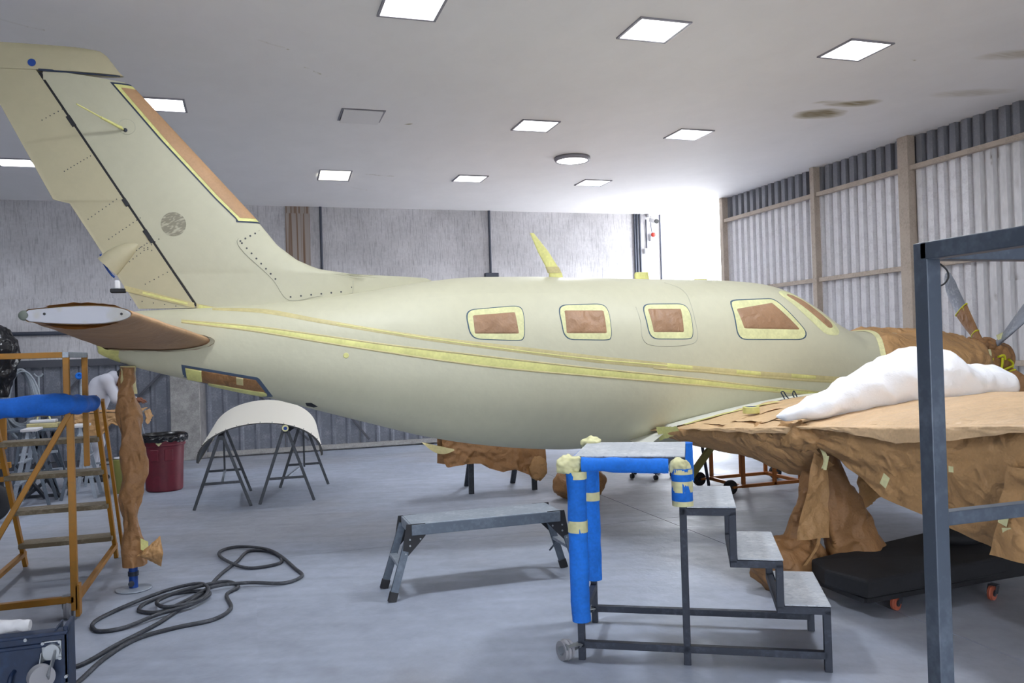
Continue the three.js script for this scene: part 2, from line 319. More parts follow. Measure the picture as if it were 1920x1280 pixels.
  add('junction_box', box(4.05, 4.3, 2.82, 2.99, ZB, ZB + 0.1, 0.01), M.conduit);
  for (const x of [7.05, 7.1, 7.16]) add('conduit', cyl([x, 1.6, ZB + 0.03], [x, H, ZB + 0.03], 0.02), M.conduit);
  add('conduit', cyl([7.3, 3.4, ZB + 0.02], [7.3, H - 0.1, ZB + 0.02], 0.012), M.conduit);
  add('conduit', cyl([7.6, 1.6, ZB + 0.02], [7.6, H, ZB + 0.02], 0.014), M.conduit);
  add('junction_box', box(7.24, 7.36, 3.36, 3.46, ZB, ZB + 0.07, 0.008), M.white);
  structure('wall_front', [box(XL - 0.2, DX0, 0, H, ZF, ZF + 0.2), box(DX1, XR + 0.25, 0, H, ZF, ZF + 0.2), box(DX0, DX1, DH, H, ZF, ZF + 0.2)], M.sheetDull, 'dull grey sheet wall behind the camera with an unseen doorway added for fill light');
  structure('wall_left', box(XL - 0.2, XL, 0, H, ZB, ZF), M.sheetDull, 'dull grey sheet wall beyond the ladder');
}
{
  // corrugated side wall with purlins and posts; it stops short of the far corner, where the doorway is
  M.sheet = mat(0xffffff, 0.42, 0.25, { map: dusty(0xe2e1e4, 0xc4c2c5, 261, 0.7) });
  M.sheetGalv = mat(0xffffff, 0.45, 0.35, { map: dusty(0x85878f, 0x9c9da3, 263, 0.7) });
  M.sheetDirt = mat(0xffffff, 0.5, 0.2, { map: (() => { const a = noiseP(14, 265), b = fbm([20, 60], 267), c = hex(0xd9d8da), d = hex(0x77706c); return tex(512, [1.1, 2.2], (u, v, o) => { const k = clamp((a(u, v * 0.45) - 0.8) * 5) * clamp((b(u, v) - 0.35) * 3) * 0.8; for (let i = 0; i < 3; i++) o[i] = lerp(c[i], d[i], k) * (0.95 + 0.1 * b(u, v)); return o; }, true); })() });
  M.purlin = mat(0xffffff, 0.65, 0, { map: dusty(0xbdb0a2, 0x9b8d80, 269, 0.6) });
  const w = structure('wall_right', box(XR - 0.02, XR + 0.05, 0, 0.12, -12.45, ZF), M.purlin, 'white corrugated metal wall on beige posts and purlins');
  const add = (n, g, m) => { const o = shadows(new THREE.Mesh(join(g), m)); o.name = n; w.add(o); return o; };
  const sheetZ = (z0, z1, y0, y1, x) => {
    const p = 0.17, d = 0.052, pts = [], s = new THREE.Shape();
    for (let z = z0; z < z1 - 0.02; z += p) pts.push([z, 0], [z + 0.085, 0], [z + 0.1, d], [z + 0.155, d]);
    pts.push([z1, 0]); s.moveTo(...pts[0]); for (const q of pts.slice(1)) s.lineTo(...q); for (const q of pts.slice().reverse()) s.lineTo(q[0], q[1] + 0.004);
    const g = new THREE.ExtrudeGeometry(s, { depth: y1 - y0, bevelEnabled: false }); // shape (z, x), depth y
    const P = g.attributes.position, out = new Float32Array(P.count * 3);
    for (let i = 0; i < P.count; i++) { out[3 * i] = x + P.getY(i); out[3 * i + 1] = y0 + P.getZ(i); out[3 * i + 2] = P.getX(i); }
    const r = new THREE.BufferGeometry(); r.setAttribute('position', new THREE.BufferAttribute(out, 3)); r.computeVertexNormals(); return r;
  };
  let k = 0;
  for (let z = -12.42; z < ZF - 0.1; z += 1.02) {
    const z1 = Math.min(z + 1.03, ZF); k++;
    add('sheet', sheetZ(z, z1, 0.02, 3.74, XR + 0.03 + (k % 2) * 0.005), z > -8.2 && z < -5 ? M.sheetDirt : M.sheet);
    add('sheet', sheetZ(z + 0.003, z1, 3.7, H, XR + 0.045 + (k % 2) * 0.005), M.sheetGalv);
  }
  add('backing', box(XR + 0.12, XR + 0.16, 0, H, -12.45, ZF), M.sheetGalv);
  for (const y of [0.15, 1.3, 2.482, 3.715]) for (const [a, b] of [[-12.4, -10.1], [-9.97, -8.37], [-8.2, -6.3], [-6.16, -3.6], [-3.46, -0.9], [-0.76, 1.8], [1.94, 4.5], [4.64, ZF]]) add('purlin', box(XR - 0.035, XR + 0.03, y - 0.03, y + 0.03, a, b, 0.004), M.purlin);
  for (const [z, hw] of [[-12.45, 0.05], [-10.03, 0.045], [-8.285, 0.085], [-6.23, 0.07], [-3.53, 0.07], [-0.83, 0.07], [1.87, 0.07], [4.57, 0.07]]) add('post', box(XR - 0.06, XR + 0.06, 0, H, z - hw, z + hw, 0.006), M.purlin);
  // ground outside the doorway
  structure('ground_outside', [box(XR + 0.25, 40, -0.3, -0.02, -40, ZF + 0.2), box(-40, 40, -0.3, -0.02, ZF + 0.2, 40)], mat(0xc9c6c0, 0.9), 'sunlit concrete apron outside the doorway');
}

// ---------------------------------------------------------------- ceiling lights
{
  M.lampFrame = mat(0x8f8d96, 0.5); M.lampCover = mat(0xe6e4e4, 0.6);
  const glow = new THREE.MeshStandardMaterial({ color: 0xffffff, roughness: 0.6, emissive: new THREE.Color(0.97, 0.98, 1), emissiveIntensity: PANEL_GLOW });
  const glowWarm = new THREE.MeshStandardMaterial({ color: 0xffffff, roughness: 0.6, emissive: new THREE.Color(1, 0.97, 0.82), emissiveIntensity: PANEL_GLOW * 0.7 });
  const X = [-2.71, -0.76, 1.18, 3.12, 5.06], Z = [-11.57, -8.69, -5.85], S = 0.21;
  const L = {
    '0,0': 'square ceiling light cut by the photo edge left of the tail fin', '1,0': 'square ceiling light hidden behind the tail fin',
    '2,0': 'yellowish drooping square ceiling light nearest the far wall crack', '3,0': 'square ceiling light above the dark wall conduit', '4,0': 'small square ceiling light behind the round lamp',
    '1,1': 'square ceiling light right against the fin leading edge', '3,1': 'square ceiling light in the middle row above the tall antenna', '4,1': 'square ceiling light in the middle row closest to the brown stain',
    '2,2': 'large square ceiling light cut by the top edge', '3,2': 'large square ceiling light in the front row between two others', '4,2': 'large square ceiling light nearest the corrugated wall',
  };
  for (let j = 0; j < Z.length; j++) for (let i = 0; i < X.length; i++) {
    const x = X[i], z = Z[j];
    if (i < 2 && j === 2 || !i && j === 1) continue;      // out of the frame, dark in the photo
    if (i === 2 && j === 1) {      // dead panel: its cover hangs a little
      const t = thing('ceiling_hatch', 'unlit square ceiling panel with a dark gap along one edge', 'hatch', [x, H, z]);
      part(t, 'opening', box(x - S - 0.015, x + S + 0.015, H - 0.002, H + 0.02, z - S - 0.02, z + S + 0.02), M.black);
      part(t, 'cover', box(-S + .008, S - .008, -0.006, 0.006, -S + .008, S - .008, 0.002).rotateX(-0.05).translate(x, H - 0.018, z), M.lampCover);
      part(t, 'frame', [box(x - S - .014, x + S + .014, H - .006, H, z + S - .004, z + S + .012), box(x - S - .014, x - S + .004, H - .006, H, z - S, z + S), box(x + S - .004, x + S + .014, H - .006, H, z - S, z + S)], M.lampFrame);
      continue;
    }
    const seen = L[i + ',' + j], t = thing('ceiling_light', seen ?? 'square ceiling light panel over the near part of the hangar, outside the view', 'light', [x, H, z], 'square ceiling light panels');
    const tilt = i === 2 && j === 0 ? -0.12 : 0, mk = (g, dy) => g.rotateX(tilt).translate(x, H - dy - (tilt ? 0.02 : 0), z);
    part(t, 'frame', [mk(box(-S - 0.012, S + 0.012, -0.006, 0.012, -S - 0.012, -S + 0.008), 0.006), mk(box(-S - 0.012, S + 0.012, -0.006, 0.012, S - 0.008, S + 0.012), 0.006), mk(box(-S - 0.012, -S + 0.008, -0.006, 0.012, -S, S), 0.006), mk(box(S - 0.008, S + 0.012, -0.006, 0.012, -S, S), 0.006)], M.lampFrame);
    part(t, 'diffuser', mk(box(-S + 0.004, S - 0.004, -0.004, 0.01, -S + 0.004, S - 0.004), 0.004), tilt ? glowWarm : glow);
    const l = new THREE.RectAreaLight(tilt ? new THREE.Color(1, 0.97, 0.85) : LAMP, PANEL_LIGHT * (tilt ? 0.7 : 1), 2 * S, 2 * S);
    l.name = 'panel_light'; l.position.set(0, tilt ? -0.06 : -0.016, 0); l.rotation.x = -Math.PI / 2; t.add(l);
  }
  for (const [x, z, label] of [[4.118, -10.07, 'round surface-mounted ceiling lamp with a grey rim'], [0.42, -4.55, 'round ceiling lamp above the work bench, out of view'], [3.6, -4.4, 'round ceiling lamp above the steps, out of view'], [-3.0, -10.0, 'round ceiling lamp past the hose coil, out of view']]) {
  const t = thing('round_ceiling_light', label, 'light', [x, H, z], 'round high-power ceiling lamps');
  part(t, 'rim', lathe([[0, 0], [0.235, 0], [0.24, -0.02], [0.225, -0.05], [0.205, -0.05], [0.2, -0.03]], [x, H, z], 48), M.lampFrame);
  part(t, 'diffuser', lathe([[0, -0.062], [0.15, -0.058], [0.205, -0.045], [0.205, -0.03], [0, -0.03]], [x, H, z], 48), glow);
  const l = new THREE.RectAreaLight(LAMP, ROUND_LIGHT, 0.36, 0.36); l.name = 'lamp_light'; l.position.set(0, -0.075, 0); l.rotation.x = -Math.PI / 2; t.add(l);
  }
}

// ---------------------------------------------------------------- the airplane (nose to +x), symmetry plane z = ZA
const ZA = -6.42;
const ST = [[-1.02, 1.90, 1.68, .05], [-.98, 1.93, 1.655, .075], [-.8, 1.965, 1.575, .12], [-.36, 1.985, 1.445, .22], [.1, 2.01, 1.315, .32], [.5, 2.045, 1.19, .41], [.9, 2.10, 1.067, .49], [1.31, 2.165, .947, .56], [1.75, 2.203, .856, .615], [2.2, 2.205, .796, .645], [2.5, 2.197, .774, .655], [3.1, 2.184, .77, .66], [3.5, 2.178, .77, .66], [3.9, 2.17, .775, .655], [4.28, 2.145, .79, .645], [4.5, 2.10, .80, .635], [4.73, 1.99, .81, .625], [5.01, 1.80, .83, .61], [5.24, 1.70, .845, .59], [5.67, 1.676, .87, .56], [6.05, 1.655, .9, .53], [6.5, 1.585, .95, .46], [6.66, 1.54, 1.02, .37], [6.78, 1.47, 1.1, .25], [7.0, 1.44, 1.14, .2], [7.15, 1.4, 1.2, .14]];
const sx = ST.map((s) => s[0]), fTop = smooth(sx, ST.map((s) => s[1])), fBot = smooth(sx, ST.map((s) => s[2])), fHw = smooth(sx, ST.map((s) => s[3])), EX = 2 / 2.2;
const pw = (a) => Math.sign(a) * Math.abs(a) ** EX;
function hull(x, th, off = 0) {                          // th = 0 towards the camera, +90 degrees up
  const t = fTop(x), b = fBot(x), w = fHw(x), h = (t - b) / 2, c = Math.cos(th), s = Math.sin(th);
  let y = (t + b) / 2 + h * pw(s), z = w * pw(c);
  if (off) { const ny = Math.sign(s) * Math.abs(s) ** (2 - EX) / h, nz = Math.sign(c) * Math.abs(c) ** (2 - EX) / w, L = Math.hypot(ny, nz) || 1; y += off * ny / L; z += off * nz / L; }
  return [x, y, ZA + z];
}
const thetaOf = (x, y) => { const t = fTop(x), b = fBot(x), k = clamp((y - (t + b) / 2) / ((t - b) / 2), -1, 1); return Math.asin(clamp(Math.sign(k) * Math.abs(k) ** (1 / EX), -1, 1)); };
const XT = (p) => [p[0], thetaOf(p[0], p[1])];
function resample(poly, n) {                             // closed polygon -> n points by length
  const P = poly.map((p) => V(p[0], p[1], 0)), L = [0]; for (let i = 0; i < P.length; i++) L.push(L[i] + P[i].distanceTo(P[(i + 1) % P.length]));
  const out = []; for (let k = 0; k < n; k++) { const d = k / n * L[P.length]; let i = 0; while (L[i + 1] < d) i++; const t = (d - L[i]) / (L[i + 1] - L[i]), q = P[i].clone().lerp(P[(i + 1) % P.length], t); out.push([q.x, q.y]); } return out;
}
function rounded(poly, r) { const out = []; const n = poly.length; for (let i = 0; i < n; i++) { const a = V(...poly[(i + n - 1) % n], 0), b = V(...poly[i], 0), c = V(...poly[(i + 1) % n], 0), p = b.clone().lerp(a, Math.min(0.45, r / a.distanceTo(b))), q = b.clone().lerp(c, Math.min(0.45, r / c.distanceTo(b))); for (let k = 0; k <= 5; k++) { const t = k / 5; out.push([(1 - t) ** 2 * p.x + 2 * t * (1 - t) * b.x + t * t * q.x, (1 - t) ** 2 * p.y + 2 * t * (1 - t) * b.y + t * t * q.y]); } } return out; }
const centroid = (P) => [P.reduce((s, p) => s + p[0], 0) / P.length, P.reduce((s, p) => s + p[1], 0) / P.length];
// band between two outlines on the hull (side outlines in x, y); inner null = filled
function hullPatch(outer, inner, off, n = 72, bulge = 0, sd = 0) {
  const A = resample(outer, n), c = centroid(A), B = inner ? A.map((p) => { // nearest direction on the inner outline
    return null; }) : null;
  let I = A.map(() => c);
  if (inner) { const R = resample(inner, 240), ci = centroid(R); I = A.map((p) => { const a = Math.atan2(p[1] - c[1], p[0] - c[0]); let best = R[0], bd = 9; for (const q of R) { const d = Math.abs(Math.atan2(Math.sin(Math.atan2(q[1] - ci[1], q[0] - ci[0]) - a), Math.cos(Math.atan2(q[1] - ci[1], q[0] - ci[0]) - a))); if (d < bd) { bd = d; best = q; } } return best; }); }
  const m = inner ? 3 : 12;
  return grid(n, m, (u, v) => { const i = Math.round(u * n) % n, x = lerp(I[i][0], A[i][0], v), y = lerp(I[i][1], A[i][1], v); const e = bulge ? bulge * (1 - v * v) * (0.5 + 0.8 * ridge(x * 9 + sd, y * 9, sd)) : 0; return hull(x, thetaOf(x, y), off + e + (v > 0.99 ? -off * 0.6 : 0)); }, true);
}
function hullStripe(up, lo, off, n = 160, m = 4) {       // tables [[x, y]]
  const x0 = up[0][0], x1 = up[up.length - 1][0], U = smooth(up.map((p) => p[0]), up.map((p) => p[1])), L = smooth(lo.map((p) => p[0]), lo.map((p) => p[1]));
  return grid(n, m, (u, v) => { const x = lerp(x0, x1, u), y = lerp(L(x), U(x), v); return hull(x, thetaOf(x, y), v === 0 || v === 1 ? off * 0.2 : off); });
}
function hullLine(pts, r, off = 0.0005) { return tube(pts.map((p) => hull(p[0], thetaOf(p[0], p[1]), off)), r, pts.length * 8, 5); }

const plane = thing('airplane', 'cream primed single-engine airplane masked with brown paper and yellow tape', 'airplane', [3.4, 0, ZA]);
{
  const fuselage = part(plane, 'fuselage', [grid(112, 200, (u, v) => { const t = (v < 0.02 ? v * 0.5 : v); return hull(-1.02 + 8.17 * v, u * Math.PI * 2); }, true), loft([0, 1].map((k) => Array.from({ length: 40 }, (_, i) => V(...hull(-1.02, i / 40 * Math.PI * 2)).lerp(V(-1.04, 1.79, ZA), k * 0.98))), false), loft([0, 1].map((k) => Array.from({ length: 40 }, (_, i) => V(...hull(7.15, i / 40 * Math.PI * 2)).lerp(V(7.16, 1.22, ZA), k * 0.98))), false)], M.cream);
  // masked cabin windows: tape border, paper pane, dark gap round it
  const wins = [
    [[[1.53, 1.913], [1.94, 1.94], [1.967, 1.9], [1.945, 1.69], [1.9, 1.681], [1.548, 1.703]], [[1.582, 1.871], [1.895, 1.889], [1.902, 1.732], [1.581, 1.74]], 'masked rearmost cabin window'],
    [[[2.252, 1.938], [2.63, 1.944], [2.66, 1.89], [2.641, 1.675], [2.6, 1.667], [2.262, 1.68]], [[2.298, 1.895], [2.611, 1.89], [2.602, 1.719], [2.285, 1.726]], 'masked middle cabin window'],
    [[[2.962, 1.937], [3.345, 1.936], [3.368, 1.86], [3.345, 1.668], [3.3, 1.657], [2.97, 1.666]], [[3.004, 1.897], [3.288, 1.893], [3.265, 1.712], [3.01, 1.718]], 'masked door window'],
    [[[3.78, 1.95], [3.84, 1.962], [4.23, 1.972], [4.43, 1.69], [4.41, 1.645], [4.36, 1.627], [3.795, 1.642], [3.758, 1.69]], [[3.813, 1.886], [4.178, 1.933], [4.361, 1.71], [3.833, 1.73]], 'masked cockpit side window'],
  ];
  wins.forEach(([o, i, label], k) => {
    const O = rounded(o, k === 3 ? 0.05 : 0.075), c = centroid(O);
    const out = part(plane, 'window_mask', hullPatch(O.map((p) => [c[0] + (p[0] - c[0]) * 1.035, c[1] + (p[1] - c[1]) * 1.05]), O.map((p) => [c[0] + (p[0] - c[0]) * 0.97, c[1] + (p[1] - c[1]) * 0.96]), 0.0015), mat(0x3d5566, 0.6), null, label);
    part(plane, 'tape_border', hullPatch(O, rounded(i, 0.01), 0.004), M.tapeWin, out);
    part(plane, 'paper_pane', hullPatch(rounded(i.map((p) => { const q = centroid(i); return [q[0] + (p[0] - q[0]) * 1.04, q[1] + (p[1] - q[1]) * 1.04]; }), 0.006), null, 0.0085, 72, 0.008, k * 3), M.paperWin, out);
  });
  // windshield mask, both sides
  const ws = [[4.32, 2.03], [4.42, 2.06], [4.56, 2.0], [4.7, 1.87], [4.82, 1.755], [4.835, 1.69], [4.8, 1.655], [4.73, 1.648], [4.63, 1.665], [4.5, 1.8], [4.4, 1.93]], wp = [[4.40, 2.01], [4.45, 2.02], [4.56, 1.96], [4.69, 1.84], [4.775, 1.75], [4.755, 1.715], [4.7, 1.712], [4.58, 1.83], [4.46, 1.95]];
  const wm = part(plane, 'windshield_mask', hullPatch(rounded(ws, 0.05), rounded(wp, 0.02), 0.004), M.tapeWin, null, 'masked windshield');
  part(plane, 'paper_pane', hullPatch(rounded(wp, 0.02), null, 0.0085, 72, 0.006, 4), M.paperWin, wm);
  // tape stripes along the side
  const s1u = [[-0.36, 2.03], [-.2, 1.99], [.05, 1.968], [.489, 1.877], [.855, 1.8], [1.303, 1.72], [1.929, 1.631], [2.514, 1.546], [3.006, 1.485], [3.332, 1.444], [3.82, 1.389], [4.34, 1.338], [5.06, 1.269], [5.24, 1.253]].filter((p) => p[0] > -0.1);
  const s1l = [[.05, 1.935], [.489, 1.844], [.855, 1.769], [1.303, 1.683], [1.929, 1.582], [2.514, 1.492], [3.006, 1.435], [3.332, 1.402], [3.82, 1.345], [4.34, 1.298], [5.06, 1.228], [5.24, 1.212]];
  const dn = (t, k) => t.map((p) => [p[0], p[1] + k]);
  const st1 = part(plane, 'tape_stripe', hullStripe([[-.25, 1.982], ...s1u], [[-.25, 1.962], ...s1l], 0.003), M.tapeOld, null, 'upper olive masking tape stripe');
  part(plane, 'tape_edge', hullStripe([[.6, 1.842], [1.3, 1.708], [2.5, 1.525], [3.0, 1.47], [3.2, 1.447]], [[.6, 1.833], [1.3, 1.696], [2.5, 1.512], [3.0, 1.455], [3.2, 1.432]], 0.0045), M.tape, st1);
  for (const [a, b] of [[3.1, 3.32], [3.72, 3.95], [4.25, 4.5]]) part(plane, 'tape_piece', hullStripe([[a, pl(s1u, a) - 0.002], [b, pl(s1u, b) - 0.004]], [[a, pl(s1l, a) + 0.005], [b, pl(s1l, b) + 0.006]], 0.0055, 20), M.tape, st1);
  const s2u = [[-.456, 1.892], [.046, 1.832], [.481, 1.758], [.922, 1.68], [1.451, 1.6], [1.843, 1.542], [2.511, 1.449], [3.331, 1.343], [3.825, 1.271], [4.357, 1.204], [4.75, 1.155]], s2l = [[-.456, 1.877], [.046, 1.796], [.481, 1.708], [.922, 1.623], [1.451, 1.527], [1.843, 1.468], [2.511, 1.388], [3.331, 1.292], [3.825, 1.232], [4.357, 1.172], [4.75, 1.133]];
  const st2 = part(plane, 'tape_stripe', hullStripe(s2u, s2l, 0.003), M.tape, null, 'broad yellow tape stripe');
  part(plane, 'tape_edge', hullStripe(dn(s2u, 0.006), dn(s2u, -0.008), 0.0042), M.tapeOld, st2); part(plane, 'tape_edge', hullStripe(dn(s2l, 0.008), dn(s2l, -0.006), 0.0042), M.tapeOld, st2);
  part(plane, 'tape_stripe', hullStripe([[2.98, 1.442], [3.425, 1.401], [3.92, 1.343], [4.67, 1.273], [5.2, 1.231]], [[2.98, 1.428], [3.425, 1.382], [3.92, 1.324], [4.67, 1.25], [5.2, 1.207]], 0.0038), M.tapeOld, null, 'narrow lowest olive tape line');
  // door outline
  part(plane, 'door_seam', [hullLine([[3.30, 2.13], [3.386, 2.08], [3.409, 2.02], [3.402, 1.936], [3.392, 1.804], [3.385, 1.66], [3.343, 1.621], [2.946, 1.623], [2.906, 1.666], [2.91, 1.813], [2.904, 1.92]], 0.0022)], M.line);
  part(plane, 'tape_dot', hullPatch(Array.from({ length: 16 }, (_, i) => [0.655 + 0.02 * Math.cos(i / 8 * Math.PI), 1.607 + 0.02 * Math.sin(i / 8 * Math.PI)]), null, 0.003, 24), M.tape);
  // open access bay under the tail, masked with paper
  const bay = [[-.464, 1.578], [.055, 1.468], [.155, 1.32], [.1, 1.318], [-.457, 1.463]];
  const bm = part(plane, 'access_bay', hullPatch(bay.map((p) => [p[0], p[1]]), null, 0.002, 64), mat(0x4a5a70, 0.5), null, 'open bay under the tail masked with brown paper');
  part(plane, 'paper_pane', hullPatch([[-.44, 1.556], [.035, 1.452], [.12, 1.33], [.08, 1.336], [-.435, 1.472]], null, 0.005, 64, 0.006, 2), M.paperDark, bm);
  part(plane, 'tape_piece', hullPatch([[-.44, 1.556], [-.33, 1.532], [-.33, 1.45], [-.435, 1.475]], null, 0.012, 24), M.tape, bm); part(plane, 'tape_piece', hullPatch([[-.3, 1.447], [-.3, 1.42], [.1, 1.325], [.12, 1.335], [.1, 1.36]], null, 0.012, 32), M.tape, bm);
  part(plane, 'tape_piece', hullPatch([[-.1, 1.48], [-.05, 1.47], [-.05, 1.42], [-.1, 1.43]], null, 0.013, 24), M.tapeOld, bm);
  part(plane, 'drain_hole', hullPatch([[.378, 1.268], [.42, 1.268], [.47, 1.235], [.44, 1.228], [.39, 1.243]], null, 0.002, 24), M.black);
  // paper wrapped engine cowl from the cream edge forward
  const xb = (th) => 5.262 + 0.02 * clamp(-Math.sin(th) * 1) + 0.24 * clamp((Math.sin(th) - 0.1) / 0.9) ** 2.4;
  part(plane, 'cowl_paper', grid(110, 90, (u, v) => { const th = u * Math.PI * 2, x = lerp(xb(th), 6.74, v), p = hull(x, th, 0.008); const k = sstep(0, 0.06, v) * 0.06 * (ridge(p[0] * 2.6 + p[1] * 2, p[1] * 3.4, p[2] * 3.4) - 0.2) + sstep(0.55, 0.9, v) * 0.05 * ridge(p[0] * 6, p[1] * 6, p[2] * 6); return hull(x, th, 0.01 + k); }, true), M.paper);
  part(plane, 'cowl_tape', grid(100, 3, (u, v) => { const th = u * Math.PI * 2; return hull(xb(th) - 0.035 + v * 0.05 + 0.006 * n3(th * 9, 1, v * 3), th, 0.0035 + v * 0.012); }, true), M.tapePale);
  // antennas
  const bladeAnt = (pts, w) => loft(pts.map(([x0, x1, y, t]) => Array.from({ length: 16 }, (_, i) => { const a = i / 16 * Math.PI * 2; return V(lerp(x0, x1, 0.5 + 0.5 * Math.cos(a)), y, ZA + Math.sin(a) * t * w); })));
  const an = part(plane, 'antenna', bladeAnt([[2.385, 2.515, 2.185, 1], [2.385, 2.50, 2.24, 0.8], [2.29, 2.385, 2.42, 0.5], [2.228, 2.262, 2.57, 0.25]], 0.022), M.tape, null, 'tall raked antenna wrapped in yellow tape');
  part(plane, 'paper_band', bladeAnt([[2.375, 2.5, 2.238, 1], [2.355, 2.475, 2.29, 1]], 0.022), M.tapeOld, an);
  part(plane, 'antenna', bladeAnt([[3.17, 3.31, 2.17, 1], [3.165, 3.30, 2.228, 1], [3.18, 3.30, 2.245, 0.8]], 0.025), M.tape, null, 'low taped antenna stub');
  part(plane, 'antenna', bladeAnt([[3.745, 3.88, 2.155, 1], [3.745, 3.875, 2.188, 0.9]], 0.03), M.tapePale, null, 'flat taped antenna stub');
  // tail-cone tape
  part(plane, 'tail_tape', grid(48, 4, (u, v) => hull(-1.015 + 0.14 * v + 0.02 * n3(u * 20, v, 3), u * Math.PI * 2, 0.004), true), M.tape);
}
// fin, rudder
const finLE = (y) => pl([[1.9, 1.3], [2.195, 1.42], [2.215, 1.1], [2.231, .778], [2.268, .526], [2.328, .37], [2.448, .217], [2.607, .095], [3.598, -.774], [3.85, -1.0]], y);
const hinge = (y) => lerp(-0.371, -1.34, (y - 2.006) / (3.622 - 2.006));
const rudTE = (y) => pl([[1.985, -.75], [2.0, -.757], [2.734, -1.178], [2.751, -1.277], [3.402, -1.589], [3.9, -1.828]], y);
const finT = (y) => lerp(0.15, 0.085, clamp((y - 2.0) / 1.7));
const naca = (q) => q <= 0 ? 0 : 5 * (0.2969 * Math.sqrt(q) - 0.126 * q - 0.3516 * q * q + 0.2843 * q ** 3 - 0.1015 * q ** 4);
const finHalf = (x, y) => { const le = Math.min(finLE(y), 0.75), te = rudTE(y), c = Math.max(0.2, le - te); return Math.max(0.0035, finT(y) * naca(clamp((le - x) / c))); };
function finLoft(ys, x0f, x1f, hf = finHalf, n = 30) {
  const secs = ys.map((y) => { const a = x0f(y), b = x1f(y), L = []; for (let i = 0; i <= n; i++) { const s = (1 - Math.cos(i / n * Math.PI)) / 2, x = lerp(a, b, s); L.push(V(x, y, ZA + hf(x, y))); } for (let i = n; i >= 0; i--) { const s = (1 - Math.cos(i / n * Math.PI)) / 2, x = lerp(a, b, s); L.push(V(x, y, ZA - hf(x, y))); } return L; });
  return loft(secs);
}
const range = (a, b, n) => Array.from({ length: n + 1 }, (_, i) => lerp(a, b, i / n));
function finPatch(poly, off, n = 64, m = 8) {             // flat outline laid on the near face of the fin
  const A = resample(poly, n), c = centroid(A);
  return grid(n, m, (u, v) => { const i = Math.round(u * n) % n, x = lerp(c[0], A[i][0], v), y = lerp(c[1], A[i][1], v); return [x, y, ZA + finHalf(x, y) + off]; }, true);
}
const finTube = (pts, r, off = 0.001) => tube(pts.map(([x, y]) => [x, y, ZA + finHalf(x, y) + off]), r, pts.length * 10, 5);
{
  const ys = [1.93, 2.0, 2.06, 2.12, 2.17, 2.2, 2.215, 2.225, 2.235, 2.25, 2.27, 2.3, 2.34, ...range(2.38, 2.62, 12), ...range(2.7, 3.55, 14), 3.585];
  const topOf = (x) => 3.602 + (-0.77 - x) * 0.055;
  const fin = part(plane, 'fin', finLoft(ys, (y) => Math.max(hinge(y) + 0.014, -1.305), (y) => finLE(y)), M.creamFin, null, 'cream vertical fin');
  part(plane, 'fin_top', finLoft([3.58, 3.6, 3.62, 3.635], (y) => -1.315, (y) => lerp(-0.78, -1.2, clamp((y - 3.598) / 0.04))), M.creamFin, fin);
  part(plane, 'hinge_gap', finLoft(range(2.0, 3.63, 20), (y) => hinge(y) - 0.012, (y) => hinge(y) + 0.02, (x, y) => finHalf(x, y) - 0.004), M.black, fin);
  for (const [y, h] of [[2.74, .05], [2.5, .09], [3.3, .07]]) part(plane, 'hinge_block', bar([hinge(y - h / 2), y - h / 2, ZA + finHalf(hinge(y), y)], [hinge(y + h / 2), y + h / 2, ZA + finHalf(hinge(y), y)], 0.03, 0.012, V(0, 0, 1)), M.black, fin);
  // de-icing boot masked with paper along the leading edge
  const bx = (y) => pl([[2.6, -.07], [2.628, -.07], [2.789, -.225], [3.193, -.575], [3.593, -.896]], y);
  const bootG = (inset, off) => grid(24, 40, (u, v) => { const y = lerp(2.608 + inset, 3.59 - inset, v), le = finLE(y) + 0.003, back = bx(y) + inset * 1.2, s = Math.abs(u - 0.5) * 2, x = lerp(le + off, back, s ** 1.6); return [x, y, ZA + Math.sign(0.5 - u) * (s < 0.02 ? 0 : finHalf(x, y) + off + inset * 0.0)]; });
  const be = part(plane, 'boot_mask', bootG(0, 0.002), M.navy, fin, 'dark edged leading edge boot');
  part(plane, 'boot_tape', bootG(0.012, 0.004), M.tape, fin); part(plane, 'boot_paper', bootG(0.035, 0.0065), M.paperFlat, fin);
  // panel seams, rivets, masks
  part(plane, 'seam', finTube([[.093, 2.555], [-.067, 2.471], [.178, 2.183], [.282, 2.035], [.5, 2.058], [.768, 2.087]], 0.0022), M.line, fin);
  part(plane, 'seam', finTube([[.768, 2.087], [.772, 2.16], [.772, 2.215]], 0.002), M.line, fin);
  const riv = (list) => list.map(([x, y, r = 0.007]) => new THREE.CylinderGeometry(r, r, 0.004, 8).rotateX(Math.PI / 2).translate(x, y, ZA + finHalf(x, y) + 0.0005));
  const along = (a, b, n, r) => range(0, 1, n).map((t) => [lerp(a[0], b[0], t), lerp(a[1], b[1], t), r]);
  const rv = part(plane, 'rivets', riv([...along([-.045, 2.47], [.06, 2.53], 3), ...along([-.035, 2.455], [.195, 2.19], 7), ...along([.3, 2.055], [.75, 2.1], 6), [.757, 2.13], [.76, 2.2]]), M.rivet, fin); rv.userData.kind = 'stuff';
  const disc = (x, y, r) => Array.from({ length: 32 }, (_, i) => [x + r * Math.cos(i / 16 * Math.PI), y + r * Math.sin(i / 16 * Math.PI)]);
  const dm = part(plane, 'round_mask', finPatch(disc(-.499, 2.588, .085), 0.003), mat(0xffffff, 0.35, 0, { map: (() => { const a = noiseP(40, 301), c = hex(0x7f7a66), d = hex(0xaaa48d); return tex(256, 0.25, (u, v, o) => { const k = clamp((a(u * 0.25 + v * 0.2, v - u * 0.45) - 0.5) * 3); for (let i = 0; i < 3; i++) o[i] = lerp(c[i], d[i], k); return o; }, true); })(), bumpMap: paperFold, bumpScale: 0.004 }), fin, 'round opening covered with crinkled tape');
